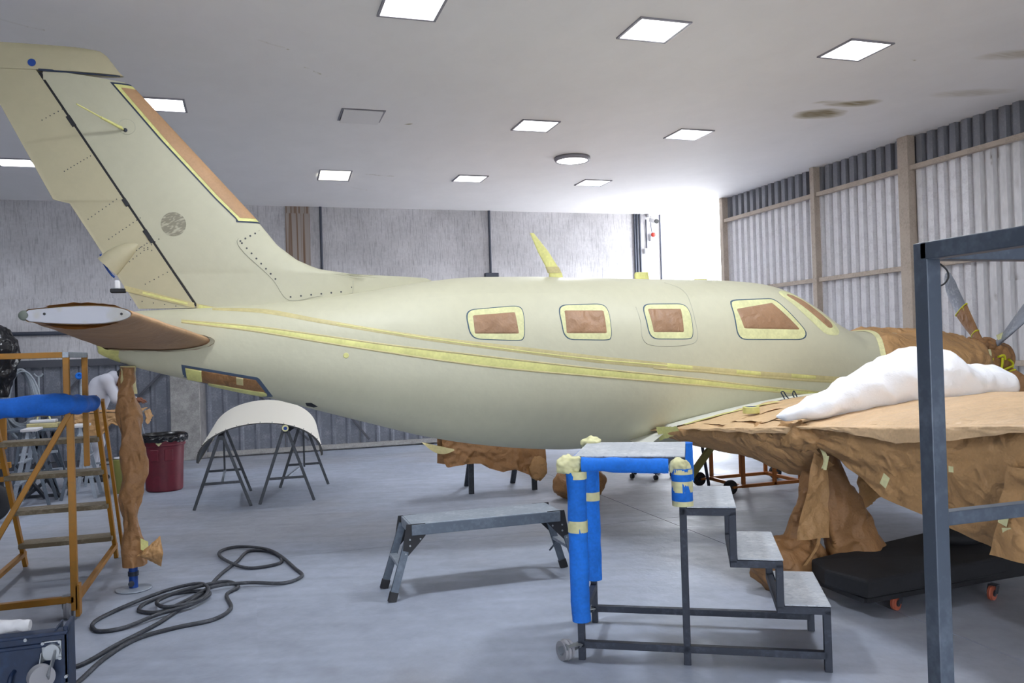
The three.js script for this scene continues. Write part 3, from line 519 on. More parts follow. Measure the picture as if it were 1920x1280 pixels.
  part(plane, 'cover_rim', finTube([...disc(-.79, 3.275, .055), [-.735, 3.275]], 0.0012), M.line, fin);
  part(plane, 'static_rod', [cyl([-.805, 3.25, ZA + .05], [-1.05, 3.325, ZA + .38], 0.006, 0.005, 8), cyl([-.82, 3.255, ZA + .09], [-.93, 3.287, ZA + .22], 0.012, 0.009, 8)], M.tape, fin, 'thin rod wrapped in yellow tape');
  part(plane, 'rod_base', blob([-.8, 3.25, ZA + .055], [.014, .014, .012], 0, 1), M.steel, fin);
  part(plane, 'tape_strip', finPatch([[-.34, 2.006], [-.25, 1.985], [-.2, 1.973], [-.2, 1.96], [-.3, 1.97], [-.35, 1.982]], 0.012, 40, 4), M.tape, fin);

  // rudder with its horn balance over the fin
  const rud = part(plane, 'rudder', finLoft([...range(1.985, 2.73, 14), 2.745, 2.755, ...range(2.8, 3.6, 14), 3.645], rudTE, (y) => hinge(y) - 0.004), M.creamRudder, null, 'tan primed rudder');
  const capLE = (y) => pl([[3.64, -.80], [3.667, -.832], [3.786, -.916], [3.82, -.966], [3.835, -1.15]], y);
  const cap = part(plane, 'horn_balance', finLoft([3.646, 3.67, 3.7, 3.74, 3.78, 3.8, 3.815, 3.828], (y) => rudTE(y), capLE, (x, y) => { const le = capLE(y), c = le - rudTE(y); return Math.max(0.004, 0.105 * naca(clamp((le - x) / c)) * Math.sqrt(clamp((3.835 - y) / 0.06))); }), M.creamRudder, rud);
  part(plane, 'cap_edge', bar([-1.34, 3.642, ZA + .05], [-.83, 3.645, ZA + .018], 0.006, 0.016), M.navy, rud);
  part(plane, 'blue_dot', finPatch(disc(-1.38, 3.69, .026), 0.012, 24, 3), M.blue, rud);
  part(plane, 'blister', wrap([[-.945, 2.285, ZA + .01, .085, .055], [-.9, 2.33, ZA + .012, .08, .055], [-.84, 2.38, ZA + .015, .065, .05], [-.78, 2.42, ZA + .02, .04, .035], [-.74, 2.445, ZA + .022, .008, .01]], 0, 1, { up: V(0, 0, 1) }), M.creamRudder, rud);
  part(plane, 'blister_edge', tube([[-.985, 2.37, ZA + .02], [-.96, 2.3, ZA + .035], [-.915, 2.225, ZA + .03], [-.9, 2.21, ZA + .02]], 0.008, 20, 6), M.blue, rud);
  const finBand = (up, lo, off) => grid(40, 4, (u, v) => { const x = lerp(up[0][0], up[up.length - 1][0], u), y = lerp(pl(lo, x), pl(up, x), v); return [x, y, ZA + finHalf(x, y) + off]; });
  part(plane, 'rudder_tape', finBand([[-.838, 2.152], [-.6, 2.085], [-.375, 2.022]], [[-.838, 2.112], [-.6, 2.045], [-.375, 1.985]], 0.004), M.tapeOld, rud); part(plane, 'rudder_tape', finBand([[-.72, 2.108], [-.6, 2.074], [-.42, 2.024]], [[-.72, 2.092], [-.6, 2.056], [-.42, 2.008]], 0.006), M.tape, rud);
  part(plane, 'tape_strip', finBand([[-.36, 2.016], [-.25, 1.992], [-.18, 1.98]], [[-.36, 1.98], [-.25, 1.968], [-.18, 1.962]], 0.006), M.tapeOld, fin);
  part(plane, 'tail_light', [box(-.93, -.83, 2.1, 2.13, ZA - .03, ZA + .03, .008)], M.black, rud); part(plane, 'light_lens', [box(-.905, -.865, 2.125, 2.19, ZA - .02, ZA + .02, .014)], M.white, rud);
  const rr2 = part(plane, 'rivets', riv([...along([-1.06, 2.62], [-.87, 2.76], 8, .004), ...along([-.93, 2.48], [-.72, 2.63], 9, .004), ...along([-.8, 2.32], [-.6, 2.48], 8, .004), ...along([-.7, 2.16], [-.52, 2.26], 6, .004), ...along([-1.2, 2.95], [-1.03, 3.06], 8, .004), ...along([-1.33, 3.3], [-1.2, 3.38], 5, .004), ...along([-1.5, 3.76], [-1.0, 3.765], 18, .004), ...along([-.75, 2.43], [-.65, 2.4], 4, .004), ...along([-.75, 2.4], [-.68, 2.45], 4, .004), ...along([-.8, 2.05], [-.5, 2.0], 4, .004)].map(([x, y, r]) => [x, y, r])), M.rivet, rud); rr2.userData.kind = 'stuff';
}
// airfoil section loop at span station z
function foil(le, te, y, z, t, camber = 0.3, n = 36, off = 0) {
  const L = [], c = le - te;
  for (let i = 0; i < n; i++) { const s = (1 - Math.cos(i / (n - 1) * Math.PI)) / 2, q = 1 - s, h = Math.max(0.004, t * c * naca(q)); L.push(V(te + c * s, y + h * (1 + camber) + off, z)); }
  for (let i = n - 2; i > 0; i--) { const s = (1 - Math.cos(i / (n - 1) * Math.PI)) / 2, q = 1 - s, h = Math.max(0.004, t * c * naca(q)); L.push(V(te + c * s, y - h * (1 - camber) - off, z)); }
  return L;
}
const stabFoil = (le, te, y, z, t) => { const c = le - te, n = 36, L = [], h = (s) => Math.max(0.003, t * c * naca((1 - s) * 0.72) * Math.min(1, Math.sqrt(s / 0.05 + 0.02))), q = (i) => (1 - Math.cos(i / (n - 1) * Math.PI)) / 2; for (let i = 0; i < n; i++) L.push(V(te + c * q(i), y + h(q(i)), z)); for (let i = n - 2; i > 0; i--) L.push(V(te + c * q(i), y - h(q(i)), z)); return L; };
for (const side of [1, -1]) {
  const near = side === 1, S = (z) => ZA + side * (z - ZA);
  // horizontal stabilizer
  const secs = range(0, 1, 30).map((t) => { const z = lerp(-6.3, -4.3, t); return stabFoil(lerp(-.25, -.53, t), lerp(-.97, -.985, t), lerp(1.735, 1.838, t) , S(z), lerp(0.165, 0.19, t)).map((p) => { p.y += 0.004 * ridge(p.x * 4, p.y * 4, p.z * 3); return p; }); });
  const stab = part(plane, 'stabilizer', loft(secs), M.paperFlat, null, near ? 'paper wrapped stabilizer with a bare white tip rib' : 'paper wrapped far stabilizer');
  if (near) {
    const tip = stabFoil(-.533, -.988, 1.838, -4.285, .192), tip2 = tip.map((p) => V(p.x, p.y, -4.29)), rib = [tip2, tip.map((p) => V(lerp(-.76, p.x, .985), lerp(1.838, p.y, .9), -4.28))];
    part(plane, 'tip_rib', loft(rib), mat(0xffffff, 0.55, 0, { map: (() => { const a = fbm([6, 18], 311), c = hex(0xc2c3cb), d = hex(0xa69a6c); return tex(256, 0.6, (u, v, o) => { const x = u * 0.6, k = clamp((a(u, v) - 0.5) * 4) * 0.35; for (let i = 0; i < 3; i++) o[i] = lerp(c[i], d[i], k); return o; }, true); })() }), stab);
    part(plane, 'tip_tape', grid(72, 3, (u, v) => { const n = tip.length, i = Math.round(u * n) % n, p = tip[i], w = 0.02 + 0.05 * Math.abs(n3(u * 7, 2, 1)); return [lerp(-.76, p.x, 1.004 + 0.006 * (1 - v)), lerp(1.838, p.y, 1.03 + 0.05 * (1 - v)) , -4.283 - v * w]; }, true), mat(0xc98f2a, 0.6), stab);
    part(plane, 'torn_paper', [grid(40, 6, (u, v) => { const x = lerp(-.9, -.6, u); return [x, 1.838 + 0.044 + v * 0.016 * Math.sin(u * Math.PI) + 0.005 * n3(x * 30, v * 3, 1), -4.30 - 0.12 * (1 - v)]; }), grid(40, 6, (u, v) => { const x = lerp(-.92, -.6, u); return [x, 1.838 - 0.041 - 0.025 * Math.sin(u * Math.PI) * v - 0.004 * n3(x * 30, v * 3, 5), -4.30 - 0.1 * (1 - v)]; })], mat(0xb5813f, 0.6), stab);
    part(plane, 'tip_end', blob([-.985, 1.84, -4.29], [.025, .024, .015], 0, 1), mat(0x6f766c, 0.5), stab);
    part(plane, 'rib_hole', [[-.9, 1.845], [-.575, 1.84]].map(([x, y]) => new THREE.CylinderGeometry(.006, .006, .004, 12).rotateX(Math.PI / 2).translate(x, y, -4.277)), M.black, stab);
  }
  part(plane, 'stabilizer_tape', grid(72, 2, (u, v) => { const L = stabFoil(-.235, -.96, 1.735, 0, .172), n = L.length, p = L[Math.round(u * n) % n]; return [p.x, p.y + 0.006 * n3(u * 30, v, 2), S(-6.25 + 0.11 * v + 0.015 * n3(u * 25, v * 2, 7))]; }, true), M.paperWin, stab);

  // wing, wrapped in paper
  const te = (z) => z < -4.5 ? 3.08 + (z + 5.8) * 0.22 : 3.366 + (z + 4.5) * 0.05, le = (z) => pl([[-6, 5.25], [-3, 4.78], [-.1, 4.3]], z), y0 = (z) => 0.945 + 0.083 * (z + 5.8);
  const wsec = (z, off = 0, t = 0.16) => foil(le(z), te(z), y0(z), S(z), t, 0.25, 40, off);
  const zs = range(-6.05, 0.0, 70);
  const wing = part(plane, 'wing', loft([...zs.map((z) => wsec(z).map((p) => { const k = sstep(-5.6, -5.3, z); p.y += k * (0.010 * ridge(p.x * 3.1, side, p.z * 2.2) + 0.012 * n3(p.x * 1.3, 1, p.z * 1.5)); return p; })), wsec(0.02).map((p) => V(lerp(3.9, p.x, .7), lerp(y0(0) + .04, p.y, .5), S(0.1)))]), M.paperLit, null, near ? 'paper wrapped near wing' : 'paper wrapped far wing');
  // root fairing in cream
  const rootTab = [[2.9, .85], [2.95, .863], [3.1, .91], [3.227, .951], [3.5, 1.015], [3.818, 1.077], [4.06, 1.118], [4.589, 1.147], [4.9, 1.14], [5.2, 1.05]];
  const upper = (x, z) => { const c = le(z) - te(z), q = clamp((le(z) - x) / c); return y0(z) + Math.max(0.004, 0.16 * c * naca(q)) * 1.25; };
  const fair = part(plane, 'root_fairing', grid(60, 10, (u, v) => { const x = lerp(2.9, 5.15, u), yr = pl(rootTab, x), th = thetaOf(x, yr), a = hull(x, th, 0.001), zo = lerp(-5.78, -5.56, sstep(3.0, 3.6, x)), yo = Math.max(x < 3.15 ? lerp(.84, .955, sstep(2.9, 3.15, x)) : upper(x, -5.62) + 0.006, 0.8); const t = v, zz = lerp(a[2], zo, t), yy = Math.max(lerp(a[1], yo, 1 - (1 - t) ** 2), x > 3.16 ? upper(x, Math.max(zz, -5.9)) + 0.012 * (1 - t * .5) : 0); return [x, yy + 0.002, S(zz)]; }), M.primerWhite, wing);
  if (near) {
    part(plane, 'walkway_edge', tube([[3.5, upper(3.5, -5.55) + .01, -5.55], [3.8, upper(3.8, -5.55) + .02, -5.55], [4.1, upper(4.1, -5.55) + .018, -5.55], [4.4, upper(4.4, -5.55) + .01, -5.56]], 0.009, 40, 6), M.navy, wing);
    // overlapping sheets of paper on top
    const topSheet = (z0, z1, x0, x1, off, sd) => grid(40, 30, (u, v) => { const z = lerp(z0, z1, v) + 0.12 * (u - 0.5), x = lerp(x0, x1, u), e = Math.min(v, 1 - v, u, 1 - u); return [x, upper(x, z) + off + 0.016 * sstep(0.12, 0, e) * (0.6 + n3(x * 5 + sd, 1, z * 5)) + 0.012 * ridge(x * 5 + sd, 2, z * 5), z]; });
    part(plane, 'paper_sheet', topSheet(-5.55, -5.1, 3.2, 4.6, .014, 1), M.paperLit, wing); part(plane, 'paper_sheet', topSheet(-5.15, -4.75, 3.3, 4.6, .022, 4), M.paperLit, wing); part(plane, 'paper_sheet', topSheet(-4.82, -4.4, 3.38, 4.6, .016, 9), M.paperLit, wing);
    part(plane, 'tape_piece', grid(20, 3, (u, v) => { const x = lerp(3.14, 3.9, u), z = -5.62 + 0.05 * v + 0.12 * u; return [x, upper(x, z) + .034, z]; }), M.tape, wing); part(plane, 'tape_piece', grid(16, 3, (u, v) => { const x = lerp(3.47, 3.62, u), z = -4.72 + 0.05 * v; return [x, upper(x, z) + .05, z]; }), M.tape, wing);
    // paper hanging from the trailing edge: inboard flap, outboard curtain
    const hangIn = [[-5.95, .89], [-5.9, .87], [-5.73, .82], [-5.5, .812], [-5.29, .80], [-5.13, .785], [-4.99, .755], [-4.8, .71], [-4.63, .713], [-4.5, .77], [-4.4, .82]];
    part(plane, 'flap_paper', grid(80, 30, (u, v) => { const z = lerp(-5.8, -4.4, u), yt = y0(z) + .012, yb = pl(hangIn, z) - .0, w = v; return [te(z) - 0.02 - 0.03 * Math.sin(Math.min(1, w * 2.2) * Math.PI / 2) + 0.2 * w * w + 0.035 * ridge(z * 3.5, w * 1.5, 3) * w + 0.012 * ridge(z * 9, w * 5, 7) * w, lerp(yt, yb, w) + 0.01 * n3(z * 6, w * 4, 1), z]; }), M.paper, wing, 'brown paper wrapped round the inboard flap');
    part(plane, 'tape_piece', grid(16, 10, (u, v) => { const z = lerp(-5.84, -5.6, u); return [te(z) - 0.045 + 0.03 * v, y0(z) + .03 - .11 * v * (1 - .5 * u) + .006 * n3(z * 30, v * 5, 2), z]; }), M.tape, wing);
    const hangOut = [[-4.42, .95], [-4.29, .912], [-4.05, .81], [-3.85, .717], [-3.52, .641], [-3.33, .596], [-3.145, .554], [-2.99, .563], [-2.96, .68], [-2.4, .75], [-1.4, .8], [-.6, .95]];
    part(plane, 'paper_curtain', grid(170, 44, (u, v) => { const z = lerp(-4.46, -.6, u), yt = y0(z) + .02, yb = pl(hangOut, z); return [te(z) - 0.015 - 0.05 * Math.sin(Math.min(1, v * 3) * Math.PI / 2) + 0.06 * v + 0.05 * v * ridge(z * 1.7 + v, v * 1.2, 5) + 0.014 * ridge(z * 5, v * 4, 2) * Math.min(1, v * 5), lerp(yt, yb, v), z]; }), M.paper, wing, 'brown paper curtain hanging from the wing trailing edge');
    const roll = (z0, z1, drop, sd) => grid(70, 30, (u, v) => { const z = lerp(z0, z1, u), d = pl(drop, z) + .012 * n3(z * 9 + sd, 1, 3); if (v < .55) { const x = lerp(te(z) + .7, te(z), v / .55); return [x - .02, upper(x, z) + .018 + .008 * ridge(x * 5 + sd, 2, z * 5), z]; } const w = (v - .55) / .45; return [te(z) - .02 - .055 * Math.sin(Math.min(1, w * 2) * Math.PI / 2) + .012 * ridge(z * 8 + sd, w * 2, 4), y0(z) + .018 - d * w * w - .01 * w, z]; });
    part(plane, 'paper_sheet', roll(-4.46, -2.2, [[-4.46, .0], [-4.04, .03], [-3.65, .09], [-3.3, .07], [-2.95, .03], [-2.2, .02]], 2), M.paperLit, wing);
    part(plane, 'paper_sheet', roll(-5.52, -4.5, [[-5.52, .0], [-5.2, .012], [-4.9, .03], [-4.5, .04]], 6), M.paperLit, wing);
    for (const [z, y, w, h, a, d] of [[-3.72, .83, .05, .07, .5, .0], [-3.0, .77, .05, .1, .3, 0], [-2.99, .665, .05, .09, -.2, 0], [-3.28, .95, .03, .03, 0, 0]]) part(plane, 'tape_piece', grid(6, 6, (u, v) => { const q = (u - .5) * w, s = (v - .5) * h; return [te(z) - .085 + 0.05 * (1.05 - y) - .012, y + s * Math.cos(a) - q * Math.sin(a), z + q * Math.cos(a) + s * Math.sin(a)]; }), M.tapePale, wing);
    part(plane, 'loose_sheet', grid(30, 40, (u, v) => { const z = -2.98 + .42 * u - 0.12 * v; return [te(z) - .075 + 0.03 * n3(z * 6, v * 3, 1), lerp(1.0, .56, v), z]; }), M.paper, wing);
    part(plane, 'paper_bunch', [blob([3.38, 1.0, -4.55], [.09, .075, .2], .06, 9, 3), blob([3.33, 1.0, -4.85], [.07, .05, .16], .05, 11, 9)], M.paper, wing);
    part(plane, 'tape_tail', grid(4, 12, (u, v) => [3.4 + .01 * u, .93 - .12 * v, -4.36 + .03 * u + .03 * Math.sin(v * 3)]), M.tapePale, wing); part(plane, 'tape_tail', grid(4, 12, (u, v) => [3.38, .9 - .09 * v, -4.28 + .03 * u - .03 * v]), M.tapePale, wing);
  }
  // main gear, wrapped
  const gz = S(-4.61), gx = 3.33;
  const leg = part(plane, 'landing_gear', wrap([[gx + .05, .2, gz, .1], [gx + .12, .4, gz, .09], [gx + .2, .65, gz, .08], [gx + .25, .9, gz, .1]], .03, 6, { seed: side }), M.paperDark, null, near ? 'paper wrapped near main gear' : 'paper wrapped far main gear');
  part(plane, 'wheel_wrap', blob([gx, .16, gz], [near ? .26 : .29, .16, .17], .07, 5, side * 4, 0.002), M.paperDark, leg);
  if (near) {
    part(plane, 'gear_skirt', wrap([[3.82, .13, gz + .08, .22, .12], [3.76, .3, gz + .06, .19, .12], [3.68, .55, gz + .04, .13, .1], [3.62, .75, gz + .02, .09, .09], [3.58, .93, gz, .08, .08]], .06, 4.5, { caps: false, seed: 3, fy: .45 }), M.paperDark, leg);
    part(plane, 'gear_skirt', grid(24, 40, (u, v) => { const y = lerp(.93, .36, v), x = lerp(3.47, 3.36, v) + (u - .5) * lerp(.1, .24, v); return [x, y, gz + .16 + .03 * ridge(x * 6, y * 3, 2) + .03 * v]; }), M.paper, leg);
    part(plane, 'paper_strip', grid(3, 20, (u, v) => { const y = lerp(.38, .2, v); return [3.4 - .1 * v + .025 * u + .02 * Math.sin(v * 4), y, gz + .2]; }), M.paper, leg);
    part(plane, 'gear_skirt', grid(24, 24, (u, v) => [lerp(3.95, 4.3, u), lerp(.72, lerp(.42, .62, u), v), gz - .1 + .05 * ridge(u * 4, v * 2, 3)]), M.paper, leg);
  }
}
{ // nose: propeller, spinner
  const hub = V(7.03, 1.42, ZA), blade = (a, L, tw, m1, sweep) => {
    const secs = range(0.08, 1, 30).map((t) => { const r = L * t, c = pl([[0, .05], [.2, .06], [.35, .105], [.6, .125], [.85, .1], [.97, .06], [1, .025]], t), th = lerp(.03, .006, t), tw_ = lerp(.7, .15, t) * tw, loop = []; for (let i = 0; i < 20; i++) { const q = i / 20 * Math.PI * 2, cx = Math.cos(q) * c, cz = Math.sin(q) * th, w = cx + sweep * Math.sin(t * 2.6) * .1; loop.push(V(-Math.sin(tw_) * w + Math.cos(tw_) * cz, r, Math.cos(tw_) * w + Math.sin(tw_) * cz)); } return loop; });
    return [secs, new THREE.Matrix4().makeRotationX(a).setPosition(hub)];
  };
  const prop = part(plane, 'propeller', [blob([7.03, 1.42, ZA], [.14, .16, .16], .03, 7, 5)], M.paperDark, null, 'propeller with grey blades partly wrapped in paper');
  const bm = mat(0xffffff, 0.4, 0.3, { map: dusty(0x7b818c, 0xb9bdc4, 331, 0.9) });
  for (const [a, nm] of [[-0.45, 'up'], [0.95, 'side'], [-2.0, 'low'], [2.6, 'far']]) {
    const [secs, mx] = blade(a, .98, a > 0.5 && a < 1.5 ? 1.3 : 1, 0, -1);
    const b = part(plane, 'blade', loft(secs).applyMatrix4(mx), bm, prop);
    if (nm !== 'side') {
      const cut = secs.slice(2, 17).map((l) => { const c = l.reduce((s, p) => s.add(p), V(0, 0, 0)).multiplyScalar(1 / l.length); return l.map((p) => { const d = p.clone().sub(c); return c.clone().addScaledVector(d, 1.12).addScaledVector(d.normalize(), .006); }); });
      part(plane, 'blade_paper', loft(cut).applyMatrix4(mx), M.paperDark, prop);
      const ring = (k) => tube(secs[k].map((p) => { const c = secs[k].reduce((s, q) => s.add(q), V(0, 0, 0)).multiplyScalar(.05); return c.add(p.clone().sub(c).multiplyScalar(1.2)); }), .008, 60, 5, true).applyMatrix4(mx);
      part(plane, 'blade_tape', [ring(16), ring(6), tube([secs[16][3], secs[12][4], secs[6][5]].map((p) => p.clone().add(V(-.03, 0, .0))), .007, 20, 5).applyMatrix4(mx)], M.tapeLime, prop);
    }
  }
  part(plane, 'spinner_paper', [wrap([[6.68, 1.3, ZA, .23], [6.85, 1.31, ZA, .22], [7.05, 1.36, ZA, .2], [7.22, 1.4, ZA, .14], [7.34, 1.42, ZA, .02]], .04, 6, { seed: 8 })], M.paperDark, prop);
  [[[6.83, 1.386], [6.8, 1.34], [6.83, 1.27]], [[6.95, 1.39], [6.945, 1.33], [6.92, 1.24]], [[6.9, 1.40], [6.98, 1.41], [7.0, 1.37]], [[6.96, 1.27], [7.06, 1.29], [7.12, 1.3]], [[7.06, 1.37], [7.13, 1.33], [7.11, 1.26]]].forEach((L) => part(plane, 'spinner_tape', tube(L.map(([x, y]) => [x, y, ZA + .25 - Math.max(0, x - 6.95) * .25]), .012, 24, 6), M.tapeLime, prop));
  part(plane, 'nose_paper', [blob([6.75, 1.5, ZA + .05], [.16, .07, .16], .07, 7, 2), blob([6.92, 1.5, ZA + .0], [.12, .06, .14], .07, 9, 6), blob([6.6, 1.32, ZA + .27], [.14, .15, .12], .06, 7, 9)], M.paperDark, prop);
  part(plane, 'tape_piece', grid(4, 8, (u, v) => [6.6 + .03 * u, 1.48 - .16 * v, ZA + .41 + .01 * Math.sin(v * 5)]), M.tapePale, prop); part(plane, 'tape_piece', grid(6, 6, (u, v) => [6.98 + .1 * u, 1.56 + .05 * v + .03 * u, ZA + .18 - .02 * v]), M.tapePale, prop);
}

// ---------------------------------------------------------------- wheeled steps with blue foam
function caster(root, name, c, r, w, axis, fork, tyre, hubm, parent) {   // wheel centre c, axle direction axis
  const a = V(...axis).normalize(), C = V(...c), e = (k) => C.clone().addScaledVector(a, k);
  const wl = part(root, name, [cyl(e(-w / 2), e(w / 2), r, r, 28), new THREE.TorusGeometry(r - w * .18, w * .3, 8, 28).applyQuaternion(new THREE.Quaternion().setFromUnitVectors(V(0, 0, 1), a)).translate(...c)], tyre, parent);
  part(root, 'hub', [cyl(e(-w / 2 - .006), e(w / 2 + .006), r * .45, r * .45, 20), cyl(e(-w / 2 - .012), e(w / 2 + .012), r * .15, r * .15, 10)], hubm, wl);
  if (fork) part(root, 'fork', [bar(e(-w / 2 - .012), e(-w / 2 - .012).add(V(...fork)), .035, .005, a), bar(e(w / 2 + .012), e(w / 2 + .012).add(V(...fork)), .035, .005, a), bar(e(-w / 2 - .012).add(V(...fork)), e(w / 2 + .012).add(V(...fork)), .05, .006)], hubm, wl);
  return wl;
}
{
  const t = thing('platform_steps', 'dark steel wheeled platform steps padded with blue foam', 'steps');
  t.position.set(1.603, 0, -3.99); t.rotation.y = -Math.atan2(.4971, .8674);       // local x along the run, local -z to the far side
  const W = .587, q = .036, m = M.steel, TY = [1.05, .796, .54, .32], X = [.0, .535, .775, .992, 1.207];
  for (const s of [0, 1]) {
    const z = -s * W, P = (n, a, b) => part(t, n, bar([a[0], a[1], z], [b[0], b[1], z], q), m);
    P('leg', [0, 0], [0, TY[0] - .02]); P('leg', [X[1], s ? .79 : .0], [X[1], TY[0] - .02]); P('leg', [X[4], 0], [X[4], TY[3] - .02]);
    P('riser', [X[2], TY[2] - .02], [X[2], TY[1] - .02]); P('riser', [X[3], TY[3] - .02], [X[3], TY[2] - .02]);
    P('rail', [-.018, .08], [X[4], .08]); P('rail', [-.018, TY[0] - .024], [X[1] + .018, TY[0] - .024]);
    for (let k = 1; k < 4; k++) P('tread_rail', [X[k] - .018, TY[k] - .024], [X[k + 1] + .018, TY[k] - .024]);
  }
  for (const [x, y] of [[0, TY[0] - .024], [X[1], TY[0] - .024], [0, .21], [X[2], TY[1] - .024], [X[2], TY[2] - .024], [X[3], TY[2] - .024], [X[3], TY[3] - .024], [X[4], TY[3] - .024]]) part(t, 'crossbar', bar([x, y, 0], [x, y, -W], q), m);
  const tr = (a, b, y) => part(t, 'tread', box(a, b, y - .004, y + .004, -W - .012, .014, .002), M.tread);
  tr(-.012, .553, TY[0]); tr(X[1] + .02, X[2] + .02, TY[1]); tr(X[2] + .02, X[3] + .02, TY[2]); tr(X[3] + .02, X[4] + .02, TY[3]);
  const foam = (a, b, r, sd, mm = M.foam) => wrap([[...a, r], [...a.map((v, i) => lerp(v, b[i], .33)), r * 1.02], [...a.map((v, i) => lerp(v, b[i], .66)), r * .98], [...b, r]], .008, 6, { seg: 28, rings: 40, seed: sd, up: V(.3, .2, 1) });
  part(t, 'foam_sleeve', foam([0, .2, 0], [-.005, .97, 0], .048, 1), M.foam); part(t, 'foam_sleeve', foam([0, .25, -W], [0, .97, -W], .046, 4), M.foam);
  part(t, 'foam_sleeve', foam([.03, TY[0] - .04, .022], [.47, TY[0] - .045, .022], .036, 7), M.foam); part(t, 'foam_sleeve', foam([X[1], .81, .0], [X[1], .99, .0], .05, 3), M.foam);
  part(t, 'foam_sleeve', foam([X[1] + .01, .83, -W], [X[1] + .01, 1.05, -W], .046, 5), M.foam); part(t, 'foam_sleeve', foam([0, TY[0] - .045, -.08], [0, TY[0] - .045, -.5], .04, 6), M.foam);
  const ring = (x, y, z, r, h) => cyl([x, y - h / 2, z], [x, y + h / 2, z], r, r, 26);
  part(t, 'tape_band', ring(-.003, .69, 0, .0515, .06), M.tapePale); part(t, 'tape_band', ring(0, .955, 0, .051, .04), M.tapePale); part(t, 'tape_band', ring(0, .74, -W, .05, .05), M.tapePale);
  for (const y of [.975, .9, .815]) part(t, 'tape_band', ring(X[1], y, 0, .0535, y === .9 ? .055 : .025), M.tapePale);
  part(t, 'tape_wad', blob([-.03, TY[0] - .045, .0], [.075, .045, .05], .03, 14, 2), M.tapePale); part(t, 'tape_wad', blob([.01, TY[0] - .01, -W], [.05, .04, .04], .03, 14, 6), M.tapePale); part(t, 'tape_wad', blob([X[1] - .01, TY[0] - .05, .01], [.05, .04, .035], .02, 14, 9), M.tapePale);
  for (const s of [0, 1]) caster(t, 'wheel', [-.085, .05, -s * W + .02], .05, .055, [-.75, 0, .66], [.05, .035, .02], M.wheelGrey, M.zinc);
}
// ---------------------------------------------------------------- folding work bench
{
  const t = thing('work_bench', 'grey aluminium folding work platform with dark hinges', 'bench', [1.5, 0, -5.52]), y = .49, x0 = .978, x1 = 2.02, z0 = -5.68, z1 = -5.365;
  part(t, 'deck', box(x0, x1, y - .008, y, z0, z1, .003), M.alu);
  for (const z of [z0, z1]) part(t, 'side_rail', box(x0, x1, y - .075, y - .004, z - .012, z + .012, .004), M.aluDark);
  for (const x of [x0, x1]) part(t, 'end_rail', box(x - .012, x + .012, y - .07, y - .004, z0, z1, .004), M.alu);
  for (const [x, d] of [[x0, -1], [x1, 1]]) {
    for (const z of [z0 + .012, z1 - .012]) {
      const top = V(x + d * .005, y - .05, z), bot = V(x + d * .135, 0.03, z + (z > -5.5 ? .02 : -.02));
      const l = part(t, 'leg', bar(top, bot, .05, .022, V(0, 0, 1)), M.aluDark); part(t, 'foot', bar(bot.clone().lerp(top, .08), bot.clone().add(V(d * .008, -.03, 0)), .056, .03, V(0, 0, 1)), M.rubber, l);
      const zz = z + (z > -5.5 ? .014 : -.014), sh = new THREE.Shape(); [[-.105, .0], [.02, .0], [.055, -.2], [.02, -.21], [-.06, -.13], [-.105, -.08]].forEach((p, k) => k ? sh.lineTo(-d * -p[0], p[1]) : sh.moveTo(d * p[0], p[1]));
      const hg = part(t, 'hinge_plate', new THREE.ExtrudeGeometry(sh, { depth: .006, bevelEnabled: false }).translate(x + d * .012, y, zz - .003), M.black);
      part(t, 'bolt', [[-.09, -.02], [-.09, -.05], [-.03, -.02], [-.03, -.05], [-.07, -.1], [0, -.1], [.0, -.14], [.03, -.19]].map(([a, b]) => cyl([x + d * (a + .012), y + b, zz - .007], [x + d * (a + .012), y + b, zz + .007], .006, .006, 10)), M.zinc, hg);
    }
    part(t, 'rung', bar([x + d * .075, .23, z0 + .0], [x + d * .075, .23, z1 - .0], .05, .022, V(0, 1, 0)), M.alu); part(t, 'brace', bar([x + d * .07, .23, -5.6], [x + d * .03, .14, z0], .012, .012), M.aluDark);
  }
}
